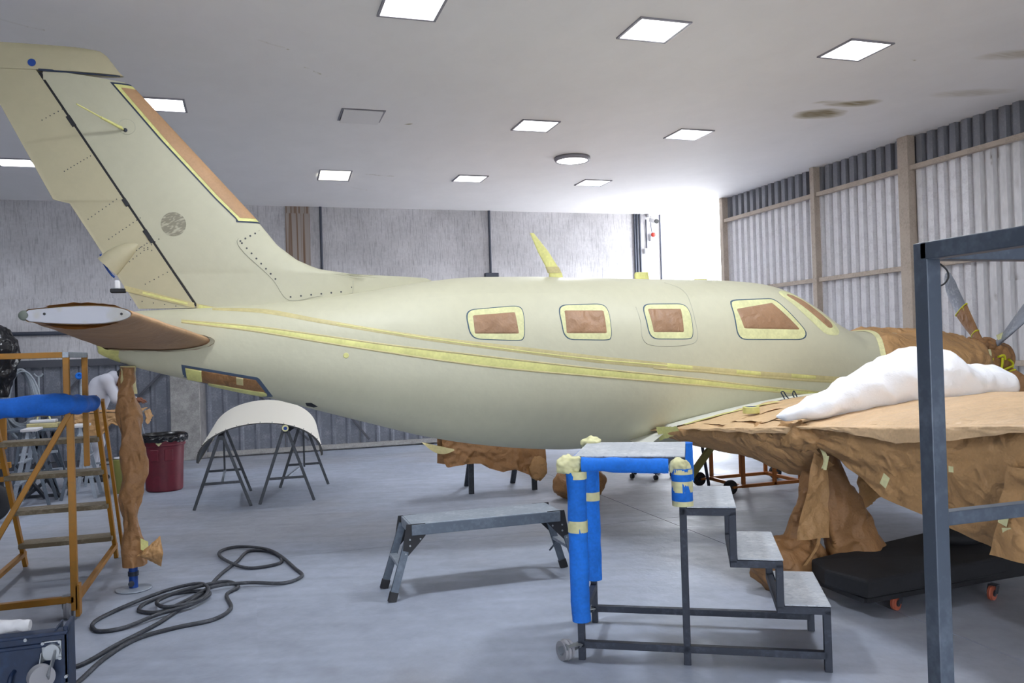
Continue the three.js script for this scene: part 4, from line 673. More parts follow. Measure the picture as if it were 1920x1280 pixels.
// ---------------------------------------------------------------- yellow rolling stairs
{
  const t = thing('rolling_stairs', 'yellow rolling platform stairs with worn treads and blue padded rail', 'stairs', [-1.42, 0, -6.6]), xr = -1.09, xl = -1.75, m = M.yellow, w = .04;
  const B = (n, a, b, k = w, mm = m) => part(t, n, bar(a, b, k), mm);
  for (const x of [xl, xr]) {
    B('post', [x, .06, -5.8], [x, 1.34, -5.8]); part(t, 'stringer', bar([x, 0, -7.48], [x, 1.36, -6.66], .05, .03, V(1, 0, 0)), m); part(t, 'stringer', bar([x + (x === xr ? .035 : -.035), .0, -7.6], [x + (x === xr ? .035 : -.035), 1.33, -6.78], .04, .022, V(1, 0, 0)), m);
    B('side_rail', [x, .11, -5.8], [x, .11, -7.45], .035); B('side_rail', [x, 1.31, -5.8], [x, 1.31, -6.7]);
    B('guard_post', [x, 1.3, -5.72], [x, 1.67, -5.72], .035); B('guard_post', [x, .9, -6.32], [x, 1.67, -6.32], .035); B('guard_rail', [x, 1.665, -5.7], [x, 1.665, -6.34], .035, M.alu);
  }
  B('front_rail', [xl, .13, -5.8], [xr, .13, -5.8]); B('front_rail', [xl, 1.31, -5.8], [xr, 1.31, -5.8]); B('guard_rail', [xl, 1.665, -5.72], [xr, 1.665, -5.72], .035); B('diagonal', [xr, 1.3, -5.79], [-1.72, .16, -5.79], .032);
  part(t, 'platform', box(xl - .02, xr + .02, 1.285, 1.315, -6.62, -5.78, .004), M.woodTread);
  for (const [y, z] of [[.215, -7.36], [.5, -7.2], [.79, -7.02], [1.055, -6.85]]) part(t, 'tread', box(xl, xr, y - .035, y, z - .1, z + .1, .005), M.woodTread);
  part(t, 'foam_sleeve', wrap([[-2.1, 1.33, -5.7, .045], [-1.7, 1.335, -5.7, .05], [-1.4, 1.35, -5.7, .055], [-1.15, 1.36, -5.68, .06], [-1.06, 1.35, -5.8, .055], [-1.05, 1.34, -6.0, .05], [-1.05, 1.33, -6.35, .045]], .02, 5, { seed: 2, up: V(0, 1, 0.1) }), M.foamDark);
  part(t, 'tape_band', cyl([-2.3, 1.325, -5.7], [-1.74, 1.335, -5.7], .044, .05, 20), M.gray);
  caster(t, 'wheel', [-1.13, .07, -5.84], .07, .045, [1, 0, 0], [0, .08, .02], M.wheelGrey, M.zinc); caster(t, 'wheel', [-1.71, .07, -5.84], .07, .045, [1, 0, 0], [0, .08, .02], M.wheelGrey, M.zinc);
  part(t, 'wheel_bracket', [box(-1.085, -1.06, .02, .22, -5.86, -5.78, .004), box(-1.78, -1.76, .02, .22, -5.86, -5.78, .004)], m);
}
// ---------------------------------------------------------------- tail stand
{
  const x = -.825, z = -6.384, t = thing('tail_stand', 'blue tail support stand wrapped in crumpled brown paper', 'stand', [x, 0, z]);
  part(t, 'base_disc', lathe([[0, 0], [.118, 0], [.12, .008], [.115, .014], [.03, .016], [0, .016]], [x, 0, z], 40), M.alu); part(t, 'post', cyl([x, .01, z], [x, 1.52, z], .03), M.blue);
  part(t, 'collar', [cyl([x, .1, z], [x, .13, z], .036), cyl([x - .01, .05, z + .028], [x - .01, .05, z + .04], .02)], M.steel);
  part(t, 'paper_wrap', wrap([[x + .01, .17, z, .06], [x + .005, .3, z, .058], [x - .005, .5, z, .052], [x, .72, z, .062], [x + .02, .85, z, .075], [x + .02, 1.0, z, .072], [x + .005, 1.2, z, .068], [x - .01, 1.38, z, .055], [x - .005, 1.45, z, .042], [x, 1.57, z, .042]], .045, 8, { seed: 12, rings: 140, fy: .4, caps: false }), M.paperDark);
  part(t, 'paper_flap', grid(30, 26, (u, v) => { const a = lerp(-.25, .3, v); return [x + .04 + .17 * u * (1 - .25 * Math.abs(v - .5)), .23 + a * .4 * u + .02 + .008 * ridge(u * 3, v * 3, 1), z + .05 + .05 * Math.sin(v * 3) + .018 * ridge(u * 3, v * 3, 5)]; }), M.paper);
  part(t, 'tape_band', wrap([[x, 1.38, z, .05], [x, 1.5, z, .046], [x, 1.58, z, .047]], .012, 9, { seed: 5, caps: false, rings: 20 }), M.tapeOld); part(t, 'tape_piece', grid(6, 8, (u, v) => [x + .06 + .05 * u, .37 - .08 * v - .03 * u, z + .065]), M.tape);
}
// ---------------------------------------------------------------- saw horses and cowling panel
function sawhorse(label, cx, z0, z1, y, dx = 0) {
  const t = thing('sawhorse', label, 'sawhorse', [cx, 0, (z0 + z1) / 2], 'steel sawhorses under the cowling panel');
  part(t, 'beam', bar([cx, y, z0 + .03], [cx + dx, y + .04, z1 - .03], .05, .05), M.steelDark);
  for (const [z, ox] of [[z0, 0], [z1, dx]]) {
    for (const s of [-1, 1]) part(t, 'leg', bar([cx + ox + s * .02, y + .01, z], [cx + ox + s * .29, 0, z + (z === z0 ? .0 : 0)], .032), M.steelDark);
    part(t, 'crossbar', bar([cx + ox - .19, .27, z], [cx + ox + .19, .27, z], .026), M.steelDark);
  }
  part(t, 'stretcher', bar([cx, .27, z0], [cx + dx, .27, z1], .026), M.alu); part(t, 'strut', bar([cx + dx, .25, z1 + .1], [cx + dx, y, z1 + .1], .022), M.steelDark);
}
sawhorse('dark steel sawhorse under the cream panel, beside the red bin', -.32, -9.41, -10.45, .76);
sawhorse('dark steel sawhorse under the cream panel, farther from the bin', .35, -9.45, -10.52, .79, .25);
{
  const t = thing('cowling_panel', 'curved cream cowling panel resting on two sawhorses', 'panel', [.1, .5, -9.9]);
  const near = smooth([-1, -.57, 0, .57, 1], [.515, .8, .9, .79, .5]), arc = (s, v, o) => {
    const w = lerp(.655, .62, v), cx = lerp(.085, .16, v), rise = lerp(.385, .42, v), base = lerp(.515, .66, v), a = s * Math.PI * .5, r = 1 - o;
    return [cx + Math.sin(a) * w * r, base + (Math.cos(a) ** 0.9) * rise - (o ? o * .3 : 0), lerp(-9.32, -10.6, v)];
  };
  part(t, 'skin', [grid(60, 20, (u, v) => arc(u * 2 - 1, v, 0))], M.primerPanel); part(t, 'lining', [grid(60, 20, (u, v) => arc(u * 2 - 1, v, .03))], M.steelDark);
  part(t, 'rim', [grid(60, 2, (u, v) => arc(u * 2 - 1, 0, v * .035)), grid(60, 2, (u, v) => arc(u * 2 - 1, 1, v * .035))], M.plasticBlack);
  part(t, 'rim', [grid(20, 2, (u, v) => arc(-1, u, v * .035)), grid(20, 2, (u, v) => arc(1, u, v * .035))], M.tapeOld);
  part(t, 'bolt_holes', range(-.85, .85, 14).map((s) => { const p = arc(s, .02, -.003); return new THREE.SphereGeometry(.006, 8, 6).translate(...p); }), M.rivet).userData.kind = 'stuff';
  part(t, 'edge_pad', [cyl([.345, .83, -9.36], [.345, .83, -9.28], .035, .035, 16)], M.tapePale); part(t, 'pad_core', cyl([.345, .83, -9.30], [.345, .83, -9.275], .02, .02, 12), M.blue);
}
// ---------------------------------------------------------------- bin
{
  const x = -1.05, z = -11.07, t = thing('trash_bin', 'dark red round trash bin lined with a black bag', 'bin', [x, 0, z]);
  part(t, 'body', lathe([[0, 0], [.2, 0], [.215, .02], [.225, .3], [.24, .56], [.25, .57], [.255, .64], [.245, .66], [.22, .6], [.2, .1]], [x, 0, z], 48), M.red);
  part(t, 'rim_band', new THREE.TorusGeometry(.243, .014, 8, 48).rotateX(Math.PI / 2).translate(x, .57, z), M.red);
  part(t, 'bin_liner', grid(96, 14, (u, v) => { const a = u * Math.PI * 2, r = .262 + .02 * ridge(Math.cos(a) * 4, v * 2, Math.sin(a) * 4) + .012 * Math.sin(v * 3); return [x + r * Math.cos(a), .70 - .09 * v - .03 * n3(Math.cos(a) * 3, 1, Math.sin(a) * 3) * v - (v < .1 ? .01 : 0), z + r * Math.sin(a)]; }, true), M.bagBump);
  part(t, 'liner_inside', lathe([[.26, .7], [.22, .66], [.2, .5], [0, .45]], [x, 0, z], 40), M.bag);
  for (const a of [1.2, 1.9]) part(t, 'handle', box(-.05, .05, .38, .52, -.008, .012, .01).translate(0, 0, .235).rotateY(a - 1.57).translate(x, 0, z), M.red);
  part(t, 'sticker', box(-.025, .025, -.025, .025, -.002, .002).rotateZ(.785).translate(x - .03, .6, z + .258), M.tapePale);
}
// ---------------------------------------------------------------- hose on the floor
{
  const P = (l) => l.map(([x, z, y = .013]) => V(x, y, z));
  single('air_hose', 'dark grey air hose lying in loose loops on the floor', 'hose', tube(P([[-1.25, -4.75], [-1.05, -4.82], [-.912, -4.873], [-.759, -5.154], [-.567, -5.483], [-.40, -5.93], [-.347, -6.05], [-.25, -6.5], [-.14, -6.85], [-.037, -7.187], [.12, -7.08], [.18, -6.667], [-.037, -6.6], [-.238, -6.907, .03], [-.269, -7.294], [-.166, -7.386], [.089, -7.11, .03], [.288, -6.419], [.317, -6.2], [.2, -6.07], [-.074, -6.12, .03], [-.286, -6.1, .032], [-.447, -5.9], [-.601, -5.7], [-.717, -5.789], [-.70, -5.95], [-.55, -6.1], [-.365, -6.1], [-.3, -5.93, .03], [-.40, -5.73, .03], [-.583, -5.6, .03], [-.78, -5.45], [-.9, -5.45], [-.96, -5.62], [-.88, -5.83], [-.7, -6.02, .03], [-.52, -6.2, .03], [-.38, -6.2, .04], [-.31, -6.0, .04], [-.38, -5.75, .04], [-.55, -5.7, .04], [-.62, -5.85, .04], [-.5, -6.02, .045], [-.3, -6.2, .03], [-.2, -6.28], [-.12, -6.1], [-.19, -5.95], [-.161, -5.588], [-.257, -5.406], [-.464, -5.337], [-.656, -5.222], [-.785, -4.966], [-.86, -4.65], [-.95, -4.3]]), .0125, 700, 8), M.hose, [-.4, 0, -5.9]);
}
// ---------------------------------------------------------------- blue tray cart stood on its edge
{
  const t = thing('tray_cart', 'dark blue steel cart stood on edge with a caster on its base', 'cart', [-1.0, 0, -3.45]);
  const sk = (g) => g;
  part(t, 'base_panel', box(-1.6, -.665, 0, .635, -3.41, -3.4, .003), M.cartBlue); part(t, 'side_flange', box(-.68, -.665, 0, .65, -3.53, -3.4, .004), M.cartBlue); part(t, 'side_flange', box(-1.6, -1.585, 0, .65, -3.53, -3.4, .004), M.cartBlue);
  part(t, 'top_flange', box(-1.6, -.665, .622, .635, -3.45, -3.39, .004), M.cartBlue); part(t, 'divider', box(-.71, -.704, 0, .64, -3.53, -3.41), M.cartBlue); part(t, 'bottom_flange', box(-1.6, -.665, 0, .012, -3.53, -3.4), M.cartBlue);
  part(t, 'rib', box(-1.6, -.69, .585, .6, -3.4, -3.388, .005), M.cartBlue);
  part(t, 'handle', tube([[-.93, .45, -3.4], [-.925, .45, -3.37], [-.86, .455, -3.37], [-.845, .5, -3.37], [-.84, .51, -3.4]], .008, 30, 6), M.cartBlue);
  const pl_ = part(t, 'caster_plate', [box(-.75, -.685, .535, .605, -3.4, -3.392, .002), cyl([-.715, .57, -3.395], [-.715, .57, -3.37], .028)], M.zinc);
  part(t, 'caster_fork', [bar([-.745, .57, -3.378], [-.752, .5, -3.352], .035, .005, V(1, 0, 0)), bar([-.7, .57, -3.372], [-.715, .5, -3.31], .035, .005, V(1, 0, 0))], M.zinc);
  part(t, 'caster_wheel', cyl([-.748, .5, -3.345], [-.732, .5, -3.315], .043, .043, 28), M.wheelGrey);
  part(t, 'bolt', [[-.745, .6], [-.69, .6], [-.745, .54], [-.69, .54], [-.672, .47], [-.672, .44], [-.8, .62]].map(([x, y]) => cyl([x, y, -3.4], [x, y, -3.385], .006, .006, 8)), M.zinc);
  single('paper_roll', 'crumpled pale plastic roll lying on the blue cart edge', 'roll', wrap([[-1.5, .655, -3.47, .02], [-1.1, .66, -3.47, .024], [-.86, .655, -3.47, .02], [-.8, .652, -3.46, .014]], .014, 12, { seed: 4, up: V(0, 1, 0) }), M.gray, [-1.1, .63, -3.47]);
}
// ---------------------------------------------------------------- things against the far wall at left
{
  const t = thing('paper_table', 'trestle table covered with torn brown paper behind the tail stand', 'table', [-1.65, 0, -11.6]);
  part(t, 'top', box(-2.05, -1.33, .93, .965, -11.9, -11.3, .004), M.gray);
  part(t, 'paper_cover', [grid(40, 24, (u, v) => { const x = lerp(-2.07, -1.31, u); return [x, .975 + .015 * ridge(x * 6, v * 3, 1), lerp(-11.92, -11.28, v)]; }), grid(50, 24, (u, v) => { const x = lerp(-2.07, -1.31, u), b = .12 + .2 * Math.abs(n3(x * 3, 1, 2)) + .22 * sstep(-1.6, -1.95, x) * sstep(-2.05, -1.9, x); return [x, .975 - b * v, -11.275 + .05 * v * ridge(x * 7, v * 2, 4)]; }), grid(20, 16, (u, v) => [-1.305 + .04 * v + .03 * ridge(u * 4, v * 2, 8), .975 - .18 * v * (1 - .4 * u), lerp(-11.28, -11.9, u)])], M.paper);
  for (const [x, z, dx] of [[-1.95, -11.35, -.12], [-1.42, -11.35, .16], [-1.95, -11.85, -.12], [-1.42, -11.85, .16]]) part(t, 'leg', bar([x, .93, z], [x + dx, 0, z], .035), M.alu);
  part(t, 'stretcher', bar([-2.0, .35, -11.35], [-1.35, .35, -11.35], .025), M.alu);
  const u = thing('metal_shelf', 'grey trestle with a toolbox and folded ladders behind the yellow stairs', 'trestle', [-2.5, 0, -11.7]);
  part(u, 'top', box(-2.85, -2.28, .78, .81, -11.9, -11.4, .004), M.aluDark);
  for (const [a, b] of [[[-2.75, 0], [-2.45, .78]], [[-2.3, 0], [-2.5, .78]], [[-2.3, 0], [-2.6, .78]], [[-2.8, 0], [-2.7, .78]]]) { part(u, 'leg', bar([a[0], a[1], -11.45], [b[0], b[1], -11.45], .035), M.aluDark); part(u, 'leg', bar([a[0] + .05, a[1], -11.85], [b[0] + .05, b[1], -11.85], .035), M.aluDark); }
  part(u, 'crossbar', bar([-2.7, .3, -11.45], [-2.25, .3, -11.45], .03), M.alu); part(u, 'crossbar', bar([-2.75, .5, -11.45], [-2.3, .52, -11.45], .03), M.alu);
  u.userData.label = 'grey metal trestle table standing behind the yellow stairs';
  const v = thing('toolbox', 'small olive toolbox with handle on the grey trestle', 'toolbox', [-2.45, .81, -11.6]);
  part(v, 'body', box(-2.65, -2.3, .81, .87, -11.7, -11.5, .01), M.tapeOld); part(v, 'lid', box(-2.62, -2.33, .87, .91, -11.69, -11.51, .015), M.gray); part(v, 'handle', tube([[-2.55, .9, -11.6], [-2.53, .97, -11.6], [-2.43, .97, -11.6], [-2.4, .9, -11.6]], .01, 20, 6), M.tapePale);
  const stepL = (label, x, z, s) => { const l = thing('step_ladder', label, 'ladder', [x, 0, z], 'grey step ladders by the far wall'); for (const d of [-1, 1]) { part(l, 'rail', bar([x - .17 * s, 0, z + d * .2], [x, .85, z + d * .14], .045, .02, V(0, 0, 1)), M.alu); part(l, 'rear_rail', bar([x + .2 * s, 0, z + d * .2], [x, .85, z + d * .14], .035, .02, V(0, 0, 1)), M.aluDark); } for (const y of [.25, .5, .75]) part(l, 'rung', bar([x - .17 * s * (1 - y / .85), y, z - .2], [x - .17 * s * (1 - y / .85), y, z + .2], .06, .02), M.alu); part(l, 'cap', box(x - .08, x + .08, .84, .87, z - .17, z + .17, .006), M.gray); };
  stepL('grey step ladder under the paper covered table edge', -1.95, -11.0, -1); stepL('grey step ladder with splayed rails nearest the grey trestle', -2.42, -10.75, 1);
  const pileS = thing('steel_stand', 'low dark welded steel stand on the floor below the trestle', 'stand', [-2.45, 0, -11.1]);
  for (const [a, b] of [[[-2.75, .02], [-2.35, .42]], [[-2.35, .02], [-2.7, .4]], [[-2.6, .02], [-2.25, .3]], [[-2.2, .02], [-2.5, .42]]]) part(pileS, 'bar', bar([a[0], a[1], -11.0], [b[0], b[1], -11.25], .035), M.steelDark);
  part(pileS, 'rail', bar([-2.75, .33, -11.0], [-2.2, .34, -11.0], .025), M.aluDark); part(pileS, 'rail', bar([-2.75, .02, -11.2], [-2.2, .02, -11.2], .035), M.steelDark);
  const cn = thing('olive_can', 'tall olive drum in front of the paper covered table', 'drum', [-1.53, 0, -11.1]); part(cn, 'body', lathe([[0, 0], [.1, 0], [.1, .4], [.09, .42], [0, .42]], [-1.53, 0, -11.1], 28), mat(0x7f7d3e, .5)); part(cn, 'lid', lathe([[0, .435], [.085, .435], [.095, .42], [0, .42]], [-1.53, 0, -11.1], 28), M.gray);
  // hose coil on the wall
  const hc = []; for (let k = 0; k < 18; k++) { const L = []; for (let i = 0; i < 24; i++) { const a = i / 24 * Math.PI * 2, w = .19 + .03 * Math.sin(k * 2.3), h = .44 + .05 * Math.cos(k * 1.7); L.push([-3.17 + (k - 9) * .006 + Math.cos(a) * w * (1 - .25 * Math.sin(a)), 1.52 - h + Math.sin(a) * h - .0 + .02 * Math.sin(k * 3 + a * 2), -13.5 + (k - 9) * .014]); } hc.push(tube(L, .014, 80, 6, true)); }
  const hcT = thing('hose_coil', 'pale grey hose coil hung on a post before the far wall', 'hose', [-3.26, 0, -13.5]); part(hcT, 'loops', hc, M.hosePale).userData.kind = 'stuff'; part(hcT, 'stand', [bar([-3.26, 1.47, -13.66], [-3.26, 1.47, -13.36], .025), bar([-3.26, .0, -13.65], [-3.26, 1.49, -13.65], .03), bar([-3.45, .015, -13.65], [-3.07, .015, -13.65], .03), bar([-3.26, .015, -13.85], [-3.26, .015, -13.4], .03)], M.steelDark);
  single('black_bundle', 'black plastic covered bundle hanging at the photo left edge', 'bundle', wrap([[-3.08, 1.2, -12, .1], [-3.06, 1.5, -12, .17], [-3.02, 1.8, -12, .2], [-3.1, 1.98, -12, .16], [-3.2, 2.07, -12, .06]], .05, 6, { seed: 3 }), M.bagBump, [-3.06, 1.2, -12]);
  const st2 = thing('bundle_stand', 'dark pole stand carrying the black plastic bundle', 'stand', [-3.06, 0, -12]); part(st2, 'pole', cyl([-3.06, 0, -12], [-3.06, 1.16, -12], .03), M.steelDark); part(st2, 'base', box(-3.3, -2.85, 0, .03, -12.2, -11.8, .005), M.steelDark);
  const br = thing('blue_roll_pole', 'thin wall pole with a blue foam roll on top', 'pole', [-2.3, 0, -13.0]); part(br, 'roll', [new THREE.TorusGeometry(.032, .018, 10, 24).translate(-2.3, 1.42, -12.9), cyl([-2.3, 1.42, -13.02], [-2.3, 1.42, -12.9], .04)], M.foam); part(br, 'pole', cyl([-2.3, 0, -13.02], [-2.3, 1.4, -13.02], .02), M.hosePale); part(br, 'base', lathe([[0, 0], [.16, 0], [.16, .02], [0, .03]], [-2.3, 0, -13.02]), M.steelDark);
  const pk = thing('wall_pole', 'slim grey pole standing by the hose coil', 'pole', [-2.98, 0, -13.7]); part(pk, 'shaft', cyl([-2.98, 0, -13.7], [-2.98, 1.42, -13.7], .014), M.hosePale); part(pk, 'head', tube([[-3.04, 1.46, -13.7], [-3.0, 1.42, -13.7], [-2.96, 1.42, -13.7], [-2.92, 1.46, -13.7]], .014, 16, 6), M.hosePale);
  // yellow machine at the left edge
  const ym = thing('yellow_cart', 'yellow machine cart with a black pneumatic tyre at the photo left edge', 'cart', [-2.75, 0, -9.9]);
  part(ym, 'panel', box(-3.2, -2.47, .72, 1.22, -9.95, -9.9, .01), M.yellow); part(ym, 'frame', [bar([-3.2, .52, -9.85], [-2.42, .56, -9.85], .06), bar([-3.2, .38, -9.85], [-2.4, .42, -9.85], .05)], M.yellow); part(ym, 'frame_post', bar([-2.9, .3, -9.9], [-2.9, .9, -9.9], .06), M.yellow);
  const tw = part(ym, 'tyre', new THREE.TorusGeometry(.14, .065, 14, 40).translate(-2.58, .205, -9.66), M.rubber); part(ym, 'rim', cyl([-2.58, .205, -9.7], [-2.58, .205, -9.63], .095, .08, 28), mat(0xcfc7a6, .5), tw); part(ym, 'hub', cyl([-2.58, .205, -9.66], [-2.58, .205, -9.6], .035, .03, 16), M.steelDark, tw); part(ym, 'axle', cyl([-3.2, .205, -9.75], [-2.58, .205, -9.75], .03), M.steelDark);
}
// ---------------------------------------------------------------- person in white bending over the table
{
  const Zp = -12.35, seg = (p, a, b, ra, rb) => { const d = b.clone().sub(a), t = clamp(p.clone().sub(a).dot(d) / d.lengthSq()); return p.distanceTo(a.clone().addScaledVector(d, t)) - lerp(ra, rb, t); };
  const smin = (a, b, k) => { const h = clamp(.5 + .5 * (b - a) / k); return lerp(b, a, h) - k * h * (1 - h); };
  const field = (bones, c, half, res, k) => {
    const mc = new MarchingCubes(res, new THREE.MeshBasicMaterial(), false, false, 200000); mc.isolation = 0; const hs = res / 2;
    for (let z = 0; z < res; z++) for (let y = 0; y < res; y++) for (let x = 0; x < res; x++) { const p = V(c.x + (x - hs) / hs * half, c.y + (y - hs) / hs * half, c.z + (z - hs) / hs * half); let d = 9; for (const b of bones) d = smin(d, seg(p, ...b), k); mc.field[x + y * res + z * res * res] = -d; }
    mc.update(); const g = new THREE.BufferGeometry(), n = mc.count, pos = new Float32Array(n * 3), nor = new Float32Array(n * 3);
    for (let i = 0; i < n; i++) for (let j = 0; j < 3; j++) { pos[3 * i + j] = mc.positionArray[3 * i + j] * half + [c.x, c.y, c.z][j]; nor[3 * i + j] = mc.normalArray[3 * i + j]; }
    g.setAttribute('position', new THREE.BufferAttribute(pos, 3)); g.setAttribute('normal', new THREE.BufferAttribute(nor, 3)); return g;
  };
  const hip = V(-2.06, .92, Zp), chest = V(-1.92, 1.27, Zp), neck = V(-1.78, 1.40, Zp), head = V(-1.665, 1.34, Zp), bones = [];
  bones.push([hip.clone().add(V(0, 0, -.06)), chest.clone().add(V(0, 0, -.06)), .15, .15], [hip.clone().add(V(0, 0, .06)), chest.clone().add(V(0, 0, .06)), .15, .15], [chest, neck, .15, .075], [neck, head, .065, .06]);
  const hands = [];
  for (const s of [-1, 1]) {
    const sh = V(-1.84, 1.36, Zp + s * .18), el = V(-1.72, 1.1, Zp + s * .22), wr = V(-1.53, 1.08, Zp + s * .12), kn = V(-2.0, .5, Zp + s * .12), an = V(-2.08, .09, Zp + s * .13);
    bones.push([chest.clone().add(V(.04, .03, s * .1)), sh, .11, .085], [sh, el, .075, .06], [el, wr, .057, .036], [hip.clone().add(V(0, -.05, s * .09)), kn, .1, .072], [kn, an, .068, .05], [an.clone().add(V(-.04, -.05, 0)), an.clone().add(V(.17, -.06, 0)), .045, .035]);
    const hb = [[wr, wr.clone().add(V(.07, -.01, 0)), .026, .03]];
    for (let f = 0; f < 4; f++) { const r0 = wr.clone().add(V(.08, -.012, (f - 1.5) * .019)), l = [.036, .042, .04, .03][f], r1 = r0.clone().add(V(l, -.012, 0)), r2 = r1.clone().add(V(l * .5, -.025, 0)); hb.push([r0, r1, .009, .0085], [r1, r2, .0085, .007]); }
    const th0 = wr.clone().add(V(.02, -.01, -s * .022)); hb.push([th0, th0.clone().add(V(.035, -.015, -s * .025)), .012, .0095], [th0.clone().add(V(.035, -.015, -s * .025)), th0.clone().add(V(.06, -.03, -s * .025)), .0095, .008]);
    hands.push(field(hb, wr.clone().add(V(.06, -.02, 0)), .12, 60, .006));
  }
  const skin = new THREE.Color(0x7a4c38), suit = new THREE.Color(0xb9bac4), boot = new THREE.Color(0x2b2b2e);
  const paint = (g, f) => { const p = g.attributes.position, c = new Float32Array(p.count * 3); for (let i = 0; i < p.count; i++) { const k = f(p.getX(i), p.getY(i), p.getZ(i)); c[3 * i] = k.r; c[3 * i + 1] = k.g; c[3 * i + 2] = k.b; } g.setAttribute('color', new THREE.BufferAttribute(c, 3)); return g; };
  const dir = V(.75, -.66, 0).normalize(), upv = V(.66, .75, 0);       // face looks down over the work
  const hd = (a, b, c) => head.clone().addScaledVector(dir, a).addScaledVector(upv, b).add(V(0, 0, c));
  const hb = [[hd(-.02, .06, 0), hd(.0, -.03, 0), .095, .07], [hd(.04, -.03, 0), hd(.05, -.07, 0), .055, .035], [hd(.09, .01, 0), hd(.115, -.025, 0), .012, .016], [hd(.085, .03, .03), hd(.085, .03, -.03), .018, .018], [hd(-.01, 0, .085), hd(-.01, .025, .088), .014, .018], [hd(-.01, 0, -.085), hd(-.01, .025, -.088), .014, .018], [hd(.075, -.055, .02), hd(.075, -.055, -.02), .016, .016]];
  const t = thing('person', 'person in white coveralls bending over the paper covered table', 'person', [-2.03, 0, Zp]);
  const body = join([paint(field(bones, V(-1.85, .78, Zp), .95, 110, .05), (x, y) => (y < .12 ? boot : suit)), paint(field(hb, head, .2, 64, .02), () => skin), ...hands.map((g) => paint(g, () => skin))]);
  part(t, 'body', body, new THREE.MeshStandardMaterial({ vertexColors: true, roughness: .8 }));
  part(t, 'hair', blob([...hd(-.045, .075, 0).toArray()], [.095, .085, .088], .008, 30), mat(0x1c1816, .9)); part(t, 'face_mask', blob([...hd(.075, -.045, 0).toArray()], [.045, .045, .058], .002, 20), M.blue);
}
